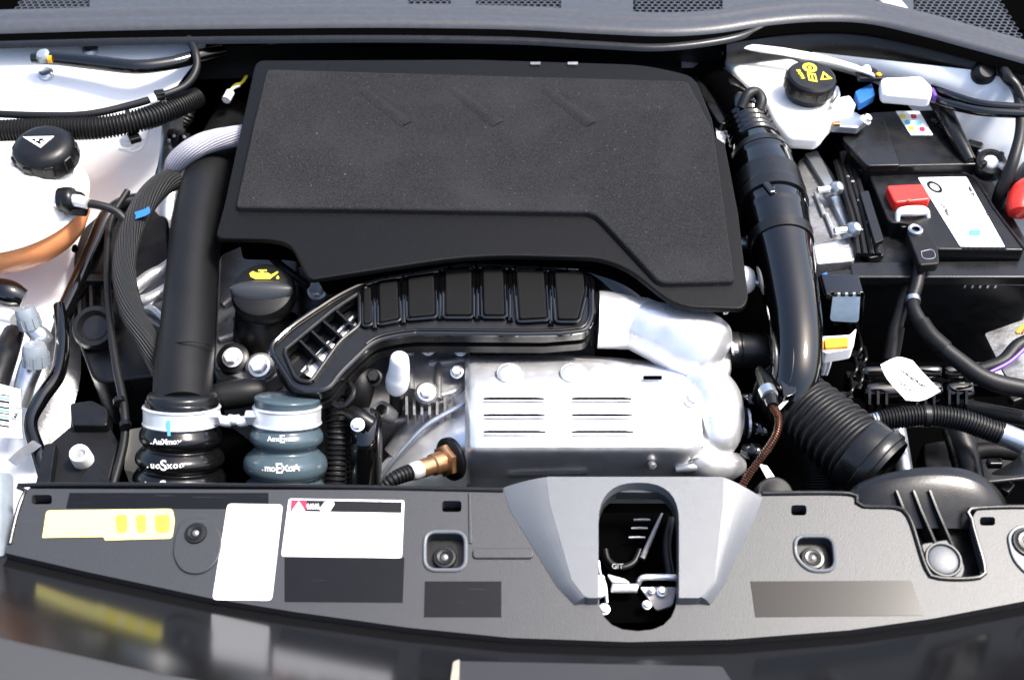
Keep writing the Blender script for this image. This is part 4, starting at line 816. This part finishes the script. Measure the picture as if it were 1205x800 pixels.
G = [[FPn(x,y,u) for x,y,u in r] for r in ([(1000,566,-.04),(1006,556,-.02),(1060,548,-.006),(1110,545,-.004),(1150,549,-.006),(1188,566,-.02),(1206,596,-.04)],[(998,574,-.04),(1004,566,-.012),(1060,560,.004),(1110,558,.005),(1150,563,.004),(1186,582,-.012),(1206,606,-.04)],[(998,590,-.04),(1004,584,-.016),(1060,580,-.0),(1110,580,-.0),(1150,586,-.002),(1180,600,-.016),(1206,620,-.04)],[(998,612,-.04),(1010,610,-.03),(1060,612,-.016),(1110,612,-.016),(1150,612,-.016),(1178,616,-.024),(1200,630,-.04)])]
mk('shell', sheet(G, .004), 'satin', sc_, sub=2)
mk('floor', plate(nb(), [fpl([(1040,590),(1165,590),(1165,690),(1080,690)], -.03)], (0,0,-.004)), 'black', sc_)
for x in (1052,1072,1091):
    a = [FPn(x,578,.004), FPn(x+10,600,.001), FPn(x+34,640,-.012), FPn(x+34,640,-.03), FPn(x+8,600,-.03), FPn(x,578,-.03)]
    mk('fin', plate(nb(), [a], (.004,0,0)), 'satin', sc_, bev=.001)
sb = mk('screw_seat', plate(nb(), [fpl(rp([(1086,632,5),(1122,626,6),(1140,660,6),(1136,674,6),(1098,674,8)]), -.012)], (0,0,-.016)), 'panel', sc_, bev=.002)
c = FPn(1113,652,-.0115); mk('screw', lathe(nb(), [(0,.002),(14*mm(c),.002),(17*mm(c),.0008),(18*mm(c),-.002)], c, nrm, 36), 'panel_glare_grey', sb); mk('screw_rim', lathe(nb(), [(17*mm(c),0),(19*mm(c),.003),(21*mm(c),.003),(22*mm(c),0)], c, nrm, 36), 'panel', sb)

# aluminium gearbox bracket
gb = thing('gearbox_bracket', 'silver cast bracket between the intake pipe and the battery', 'bracket', P(970,300,-.05))
mk('plate', prism(rp([(940,186,6),(964,180,4),(984,208),(1002,262),(1008,292,6),(958,306,6),(948,270),(932,214,8)]), .02, 0, .03), 'alu_dark', gb, bev=.004)
mk('flange', prism(rp([(946,181,3),(962,177,3),(986,224),(1002,262,4),(994,266,3),(968,214),(952,188,3)]), .03, 0, .02), 'zinc', gb, bev=.003)
mk('foot', prism(rp([(955,288,4),(1000,278,4),(1010,290,4),(1006,306,4),(960,310,5)]), .03, 0, .03), 'alu', gb, bev=.004)
for x,y in ((984,222),(1004,270)):
    o = mk('ball', lathe(nb(), [(0,.012),(.007,.010),(.011,.004),(.012,-.002),(.009,-.008),(.007,-.02)], P(x,y,.05), V((.5,-.3,.8)), 24), 'zinc', gb); mk('pin', tube(pp((x-22,y+2,.05,4),(x-4,y,.05,4)), 12, 4), 'steel', o)
for x,y in ((960,228),(972,252)): mk('rib', tube(pp((x,y,.024,3),(x+10,y+26,.024,3)), 8, 6), 'alu', gb)
# control module
cm = thing('control_module', 'black control module with pale blue label beside the intake pipe', 'module', P(990,390,-.05))
mk('head', prism(rp([(962,322,4),(1002,316,4),(1016,342,4),(1014,346,4),(970,348,4)]), .03, 0, .008), 'black', cm, bev=.002)
mk('label', plate(nb(), [[V((0,-.003,0))+PY(x,y,P(990,352,.02).y) for x,y in rp([(980,344,4),(1012,344,4),(1010,378,5),(976,376,5)])]], (0,.002,0)), 'pale_blue', cm)
mk('body', plate(nb(), [[PY(x,y,P(990,352,.02).y) for x,y in rp([(970,344,4),(1018,344,4),(1014,398,5),(972,398,5)])]], (0,.04,0)), 'gloss', cm, bev=.002)
mk('paint_mark', prism([(968,322),(973,320),(976,328),(971,330)], .0306, 0, .0005), 'blue', cm)
for i in range(5): mk('tooth', box(nb(), P(974+i*9,346,.033), (.006,.006,.006)), 'satin', cm, bev=.001)
op = thing('orange_connector', 'orange and white connector under the control module', 'connector', P(985,415,-.05))
mk('shell', prism(rp([(966,396,3),(1000,394,3),(1008,386,3),(1004,410,4),(970,416,4)]), -.0, 0, .02), 'plastic_white', op, bev=.003); mk('lock', prism(rp([(970,398,2),(998,396,2),(999,407,2),(971,409,2)]), .006, 0, .01), 'orange', op, bev=.0015)
for i in range(2): mk('lead', tube(pp((973+i*5,412,-.005,2.5),(972+i*5,424,-.02,2.5),(968+i*4,440,-.05,2.5)), 8, 10), 'white_ink', op)

# battery
ZB = .05
bt = thing('battery', 'black car battery with white label and red terminal cover', 'battery', P(1100,430,-.17))
mk('case', prism(rp([(986,176,6),(1150,180,6),(1232,322,8),(1004,322,6)]), .022, 0, .19), 'black', bt, bev=.004, seg=3)
mk('ledge', prism(rp([(1000,308,4),(1228,306,4),(1236,326,5),(1002,326,4)]), .032, 0, .018), 'satin', bt, bev=.003)
mk('lid', prism(rp([(1020,199,6),(1141,203,6),(1208,294,6),(1100,293,8),(1068,262,10),(1046,262,8)]), ZB, 0, .03), 'black', bt, bev=.003, seg=3)
mk('lid_rim', tube([(*P(x,y,ZB+.001), .0018) for x,y in ((1012,200),(1024,203),(1080,203),(1140,206),(1172,248),(1206,293))], 8, 60), 'satin', bt)
lb = mk('label', prism(rp([(1080,209,2),(1137,208,2),(1183,291,2),(1130,290,2)]), ZB+.0012, 0, .001), 'paper', bt, label='white battery label with dark ring')
ring = [(1100+9*math.cos(a)+2*math.sin(a), 220+6.5*math.sin(a)+2.5*math.cos(a)) for a in [2*math.pi*k/28 for k in range(28)]]; ri = [(1100+(x-1100)*.62, 220+(y-220)*.62) for x,y in ring]
mk('ring_print', plate(nb(), [[P(x,y,ZB+.002) for x,y in l] for l in (ring,ri)], (0,0,-.0004)), 'ink', lb)
bd = (P(1183,291,ZB)-P(1137,208,ZB)).normalized(); bx_ = V((0,0,1)).cross(bd)*-1
for x,y,t,sz,mm_ in ((1112,246,'12V 70Ah',.008,'ink'),(1143,225,'760A EN',.007,'ink'),(1160,252,'L3',.008,'ink')):
    mk('print', text_bm(t, sz, P(x,y,ZB+.002), bd, V((0,0,1)).cross(bd)), mm_, lb)
mk('eco_mark', prism(stad(1140,270,1154,277,3), ZB+.0022, 0, .0005), 'ink_blue', lb)
for i in range(8): mk('edge_tick', prism([(1133+i*6.5,290.5),(1138+i*6.5,290.5),(1138.6+i*6.5,293),(1133.6+i*6.5,293)], ZB+.0016, 0, .001), 'ink', lb)
tc_ = mk('terminal_cover', prism(rp([(1043,218,4),(1086,216,4),(1096,234,4),(1053,238,4)]), ZB+.016, 0, .018), 'red', bt, bev=.003, seg=3, label='red positive terminal cover')
mk('red_insert', lathe(nb(), [(0,.001),(.003,.001)], P(1070,236,ZB+.0168), Z3, 12), 'copper', tc_)
mk('terminal_clamp', prism(rp([(1054,248,3),(1092,246,3),(1092,262,4),(1060,268,4)]), ZB-.004, 0, .016), 'black', bt, bev=.003); 
mk('clamp_bolt', tube(pp((1056,252,ZB+.004,3.5),(1074,251,ZB+.008,3.5),(1092,250,ZB+.004,3.5)), 10, 12), 'steel', bt)
mk('clamp_bracket', tube(pp((1056,262,ZB-.004,3),(1057,250,ZB+.008,3.2),(1064,246,ZB+.012,3.2),(1082,245,ZB+.012,3.2),(1090,248,ZB+.008,3.2),(1092,258,ZB-.004,3)), 10, 40), 'steel', bt)
mk('rear_cover', prism(rp([(998,166,6),(1022,132,6),(1122,128,6),(1152,193,5),(1020,196,6)]), .068, 0, .05), 'black', bt, bev=.003, seg=3)
mk('rear_flap', prism(rp([(990,162,5),(1012,140,5),(1040,138),(1060,194,4),(1020,195,5)]), .071, 0, .012), 'satin', bt, bev=.002)
wl = mk('warning_label', prism(rp([(1054,131,1),(1082,131,1),(1098,159,1),(1072,159,1)]), .0695, 0, .0012), 'paper', bt, label='white battery warning label with small symbols')
for x,y,m_ in ((1062,137,'yellow'),(1075,137,'ink_red'),(1068,144,'ink_blue'),(1081,145,'ink_blue'),(1072,151,'yellow'),(1085,152,'ink_red')):
    mk('symbol', prism(rp([(x-3.5,y-2.5,2),(x+3,y-2.5,2),(x+4,y+2.5,2),(x-2.5,y+2.5,2)]), .0702, 0, .0005), m_, wl)
mk('embossed_text', text_bm('CA 12', .011, P(1103,145,.0686), V((.45,-1,0)), V((1,.45,0))), 'zinc', bt)
for i in range(5): mk('vent_tick', box(nb(), PY(1135+i*9,334,P(1100,326,.014).y)-V((0,.002,0)), (.003,.004,.01)), 'zinc', bt)
for x in (1062,1090): mk('vent_tick', box(nb(), PY(x,333,P(1100,326,.014).y)-V((0,.002,0)), (.012,.004,.008)), 'satin', bt)
mk('tray_lip', prism(rp([(995,440,5),(1180,440,5),(1186,452,4),(998,454,4)]), -.115, 0, .03), 'gloss', bt, bev=.004)
# things on and round the battery
wb = thing('white_fuse_cap', 'white plastic block at the rear of the battery', 'connector', P(1065,125,.07))
mk('block', prism(rp([(1036,91,6),(1085,89,6),(1098,102,4),(1096,115,4),(1038,110,6)]), .125, 0, .02), 'plastic_white', wb, bev=.005, seg=3)
mk('purple_edge', box(nb(), P(1098,112,.112), (.005,.022,.014)), 'purple', wb, bev=.001)
mk('battery_strap', tube(pp((1095,108,.09,9),(1110,130,.085,10),(1128,165,.08,9),(1142,190,.07,7)), 14, 24), 'satin', label='black strap along the right edge of the battery', cat='strap')
tl = thing('terminal_lead', 'black hooded terminal lead below the red battery cover', 'lead', P(1085,330,.0))
mk('hood', prism(rp([(1066,270,8),(1086,262,8),(1104,290,4),(1106,310,4),(1082,312,4)]), ZB+.012, 0, .016), 'black_matte', tl, bev=.003, seg=3)
mk('eyelet', lathe(nb(), [(.006,.003),(.009,.004),(.011,.002),(.011,-.002)], P(1077,271,ZB+.014), Z3, 24), 'zinc', tl)
mk('mark', tube([(*P(x,y,ZB+.0125), .0006) for x,y in ((1084,296),(1097,294),(1100,303),(1087,304),(1084,296))], 6, 24), 'zinc', tl)
b1 = mk('battery_cable', tube(pp((1084,305,.045,7),(1079,334,.03,7.5),(1074,352,.02,7.5),(1077,368,.018,8),(1095,395,.01,9),(1125,422,.0,10),(1165,448,-.01,11),(1230,462,-.02,11)), 24, 90), 'rubber', label='thick black battery cable curving to the right edge', cat='cable')
mk('ferrule', tube(pp((1074,351,.0205,8.5),(1074.5,356,.0198,8.5)), 20, 4), 'zinc', b1); mk('sleeve', tube(pp((1084,379,.0148,9.8),(1095,395,.01,10.4),(1112,411,.004,11)), 22, 12), 'black_matte', b1)
b2 = mk('battery_cable', tube(pp((1068,335,.01,7),(1060,365,.0,7.5),(1052,395,-.02,8),(1045,440,-.06,8)), 18, 50), 'rubber', label='thin black battery cable dropping behind the paper tag', cat='cable')
mk('sleeve', tube(pp((1055,385,-.014,9.5),(1048,424,-.042,9.5)), 18, 6), 'black_matte', b2)
pt = thing('paper_tag', 'curled white paper tag with small print on the cables', 'tag', P(1070,470,-.02))
G = [[P(x,y,z) for x,y,z in r] for r in ([(1036,429,.004),(1056,420,.010),(1074,424,.010)],[(1044,446,-.002),(1066,437,.006),(1086,438,.008)],[(1066,471,-.010),(1086,471,-.004),(1107,460,.002)])]
mk('sheet', sheet(fine(G, 10), .0006), 'paper', pt)
for i,(x,y) in enumerate(((1060,440),(1066,444),(1072,448),(1078,452),(1084,456))): mk('print', tube(pp((x,y-4,.0115,.7),(x+9,y+1+i%2*3,.0105,.7)), 5, 3), 'ink', pt)
mk('print', text_bm('5602.6', .008, P(1064,455,.0085), V((1,-1.1,-.2)), V((1.1,1,.3))), 'ink', pt)
lm = mk('convoluted_loom', corr_tube(pp((1022,496,-.03,9),(1050,492,-.025,12),(1090,489,-.02,12.5),(1130,494,-.02,12.5),(1165,506,-.025,12.5),(1196,517,-.03,12)), .0042, .07, 22), 'rubber', label='convoluted black loom under the paper tag with silver tape ends', cat='loom')
mk('tape', tube(pp((1016,497,-.03,8),(1034,494,-.027,10)), 18, 4), 'zinc', lm); mk('tape', tube(pp((1178,510,-.026,13.6),(1205,521,-.03,13.6)), 20, 4), 'zinc', lm); mk('tie', tube(pp((1086,489,-.02,14),(1092,489,-.02,14)), 20, 3), 'black', lm)
wr = mk('striped_cable', tube(pp((1230,395,-.0,8),(1200,405,-.005,8),(1180,425,-.012,8),(1150,436,-.02,8)), 16, 30), 'rubber', label='black cable with purple stripe meeting the battery cable', cat='cable')
mk('stripe', tube(pp((1206,410,.003,2.5),(1188,426,-.004,2.5),(1165,438,-.01,2.5)), 8, 16), 'purple', wr)
for i,m_ in enumerate(('orange','yellow','red')): mk('lead', tube(pp((1196+i*3,392,.006,2),(1203+i*3,384-i*2,.008,2),(1215,378-i*2,.0,2)), 8, 10), m_, wr)
fb = thing('fuse_rail', 'glossy black fuse rail deep below the battery front', 'fuse box', P(1070,450,-.15))
for i,(x0,x1) in enumerate(((1016,1070),(1072,1106),(1110,1142))):
    mk('module', tube(pp((x0,438,-.06,1),(x0+2,438,-.06,8),(x1-2,437,-.06,8),(x1,437,-.06,1)), 20, 24), 'gloss', fb); mk('lower_module', tube(pp((x0+1,462,-.08,1),(x0+3,462,-.08,13),(x1-2,460,-.08,13),(x1,460,-.08,1)), 20, 24), 'gloss', fb)
    for k in range(3): mk('rib', prism(rp([(x0+6+k*10,446,1),(x0+9+k*10,446,1),(x0+9+k*10,476,1),(x0+6+k*10,476,1)]), -.066, 0, .02), 'black', fb)
for i in range(6):
    x = 1000+random.uniform(-6,14); y = 408+i*12
    mk('plug', box(nb(), P(x,y,-.07-random.random()*.02), (.022*random.uniform(.6,1),.014,.016), Matrix.Rotation(random.uniform(-.6,.6),3,'Z')), 'black', fb, bev=.003)
    mk('wire', tube(pp((x,y,-.06,2),(x+8,y-10,-.05,2),(x+6,y-24,-.06,2)), 8, 12), 'black', fb)
for i,(a,c,d,lab) in enumerate((((1120,540,-.1),(1160,530,-.09),(1215,536,-.08),'lower'),((1100,470,-.1),(1150,482,-.08),(1215,494,-.07),'upper'))):
    mk('deep_hose', tube(pp((*a,9),(*c,10),(*d,9)), 16, 24), 'rubber', label=lab+' of two black hoses deep at the right behind the loom', cat='hose', group='deep hoses at the right')
mk('subframe_rail', prism(rp([(1085,520,6),(1205,505,6),(1240,560),(1090,575,6)]), -.16, 0, .04), 'black', label='dark rail deep below the convoluted loom', cat='rail', bev=.006)
for i,(x,y) in enumerate(((1170,545),(1195,470),(1185,575))): mk('harness_clip', box(nb(), P(x,y,-.06), (.02,.012,.012), Matrix.Rotation(.4*i,3,'Z')), 'satin', label=('black clip between the two deep hoses','black clip above the deep hoses near the right edge','black clip behind the right end of the scoop')[i], cat='clip', group='clips at the right', bev=.003)
mk('steering_pipe', tube(pp((1055,500,-.09,10),(1062,540,-.1,10),(1066,570,-.12,10)), 18, 14), 'zinc', label='pale metal pipe below the convoluted loom', cat='pipe')
mk('wing_pipe', tube(pp((1125,505,-.08,16),(1135,535,-.09,17),(1142,570,-.11,17)), 20, 16), 'black', label='black pipe dropping behind the air scoop', cat='pipe')
mk('wing_edge', sheet([[P(x,y,z) for x,z in ((0+k,-.04),(60+k,-.02))] for k,y in ((1150,560),(1190,548),(1215,520))], .003), 'satin', label='curved dark edge at the right behind the air scoop', cat='body panel', sub=2)
# right edge: knob clip and red cap, wing pipes
for i in range(2): mk('fuel_pipe', tube(pp((1098,104+i*12,.10,5.5),(1120,113+i*11,.112,5.5),(1160,124+i*8,.122,5.5),(1230,128+i*7,.13,5.5)), 14, 30), 'gloss', label=('upper' if i == 0 else 'lower')+' of two glossy black pipes along the right wing', cat='pipe', group='pipes along the right wing')
mk('bonnet_cable', tube(pp((1178,86,.12,5),(1196,108,.13,5),(1201,150,.115,6),(1192,190,.09,7),(1178,225,.05,8),(1172,250,.01,8)), 14, 50), 'rubber', label='black cable dropping along the right wing', cat='cable')
kn = thing('round_clip', 'round black and silver clip on the right wing', 'clip', P(1166,195,.02))
kc = P(1165,193,.065); s = mm(kc)
mk('ring', lathe(nb(), [(9*s,.006),(12*s,.01),(17*s,.008),(19*s,.0),(19*s,-.012)], kc, V((-.1,-.4,1)), 40), 'black', kn); mk('dome', lathe(nb(), [(0,.012),(5*s,.011),(9*s,.006),(10*s,0)], kc, V((-.1,-.4,1)), 28), 'plastic_white', kn)
for k in range(4):
    a = k*math.pi/2+.6; mk('lug', box(nb(), kc+V((math.cos(a)*15*s, math.sin(a)*15*s, .008)), (.012,.008,.01), Matrix.Rotation(a,3,'Z')), 'zinc' if k % 2 else 'black', kn, bev=.002)
mk('plug', box(nb(), P(1146,174,.07), (.024,.018,.018), Matrix.Rotation(-.5,3,'Z')), 'black', kn, bev=.003)
rc = thing('jump_terminal', 'red capped terminal at the right edge', 'terminal', P(1205,255,.0))
mk('cap', tube(pp((1200,252,.05,4),(1199,248,.052,14),(1204,232,.055,17),(1210,222,.055,15)), 28, 18), 'red', rc); mk('body', tube(pp((1205,226,.05,17),(1210,212,.05,17),(1216,200,.05,15)), 24, 12), 'black', rc)
# copper wrapped lead by the turbo
cl = mk('copper_lead', corr_tube(pp((909,478,.02,4),(916,492,.018,4),(913,512,.012,4),(898,535,.0,4),(880,560,-.02,4),(866,585,-.04,4)), .0034, .2, 14), 'copper_loom', label='copper brown ribbed lead right of the turbo elbow', cat='lead')
mk('plug', tube(pp((894,436,.0,6),(900,448,.01,9),(905,462,.02,9),(909,478,.022,7)), 20, 18), 'satin', cl); mk('plug_band', tube(pp((902,458,.022,10),(906,466,.024,10)), 20, 4), 'zinc', cl)
mk('filler_plug', lathe(nb(), [(0,.006),(.014,.006),(.018,.004),(.022,.004),(.024,0),(.024,-.03)], P(912,582,-.05), V((0,-.5,1)), 40), 'black_matte', label='round black plug between the copper lead and the ribbed hose', cat='plug')
for i,(x,y) in enumerate(((880,470),(893,505),(884,530))): mk(('dark_fitting'), tube(pp((x-8,y,-.06,9),(x+4,y+2,-.055,11),(x+14,y+4,-.06,8)), 18, 10), 'gloss', label=('upper','middle','lower')[i]+' of three dark fittings behind the copper lead', cat='fitting', group='fittings behind the copper lead')
mk('paper_sliver', prism([(893,545),(903,548),(918,570),(908,573)], -.05, 0, .002), 'paper', label='white paper sliver beside the round black plug', cat='label')
mk('silver_tab', prism([(916,478),(927,467),(929,470),(918,482)], .02, 0, .002), 'steel', label='bright metal tab above the copper lead', cat='tab')
th = thing('terminal_harness', 'black wires with tiny bright clips along the left side of the battery', 'wiring', P(1005,300,.0))
for i in range(4): mk('wire', tube(pp((984+i*7,190+i*3,.035,3.5),(994+i*7,225+i*2,.042+.004*(i%2),3.5),(1004+i*7,262,.04,3.5),(1010+i*8,300,.036,3.5)), 10, 40), 'rubber', th)
mk('tray', prism(rp([(984,196,5),(1004,192,5),(1030,262),(1042,300,4),(1022,304,4),(1004,262)]), .034, 0, .01), 'black', th, bev=.002)
for x, y, k in ((998,208,.8),(1003,214,1),(1010,236,.7),(1022,262,1.1),(1014,270,.6),(1030,288,.9)):
    mk('clip', box(nb(), P(x,y,.046), (.006*k,.004,.004*k), Matrix.Rotation(random.uniform(-.8,.8),3,'Z')), 'alu_dark', th, bev=.001)
mk('bar', prism(rp([(1012,226,2),(1022,224,2),(1040,282,2),(1030,286,2)]), .054, 0, .008), 'satin', th, bev=.0015)
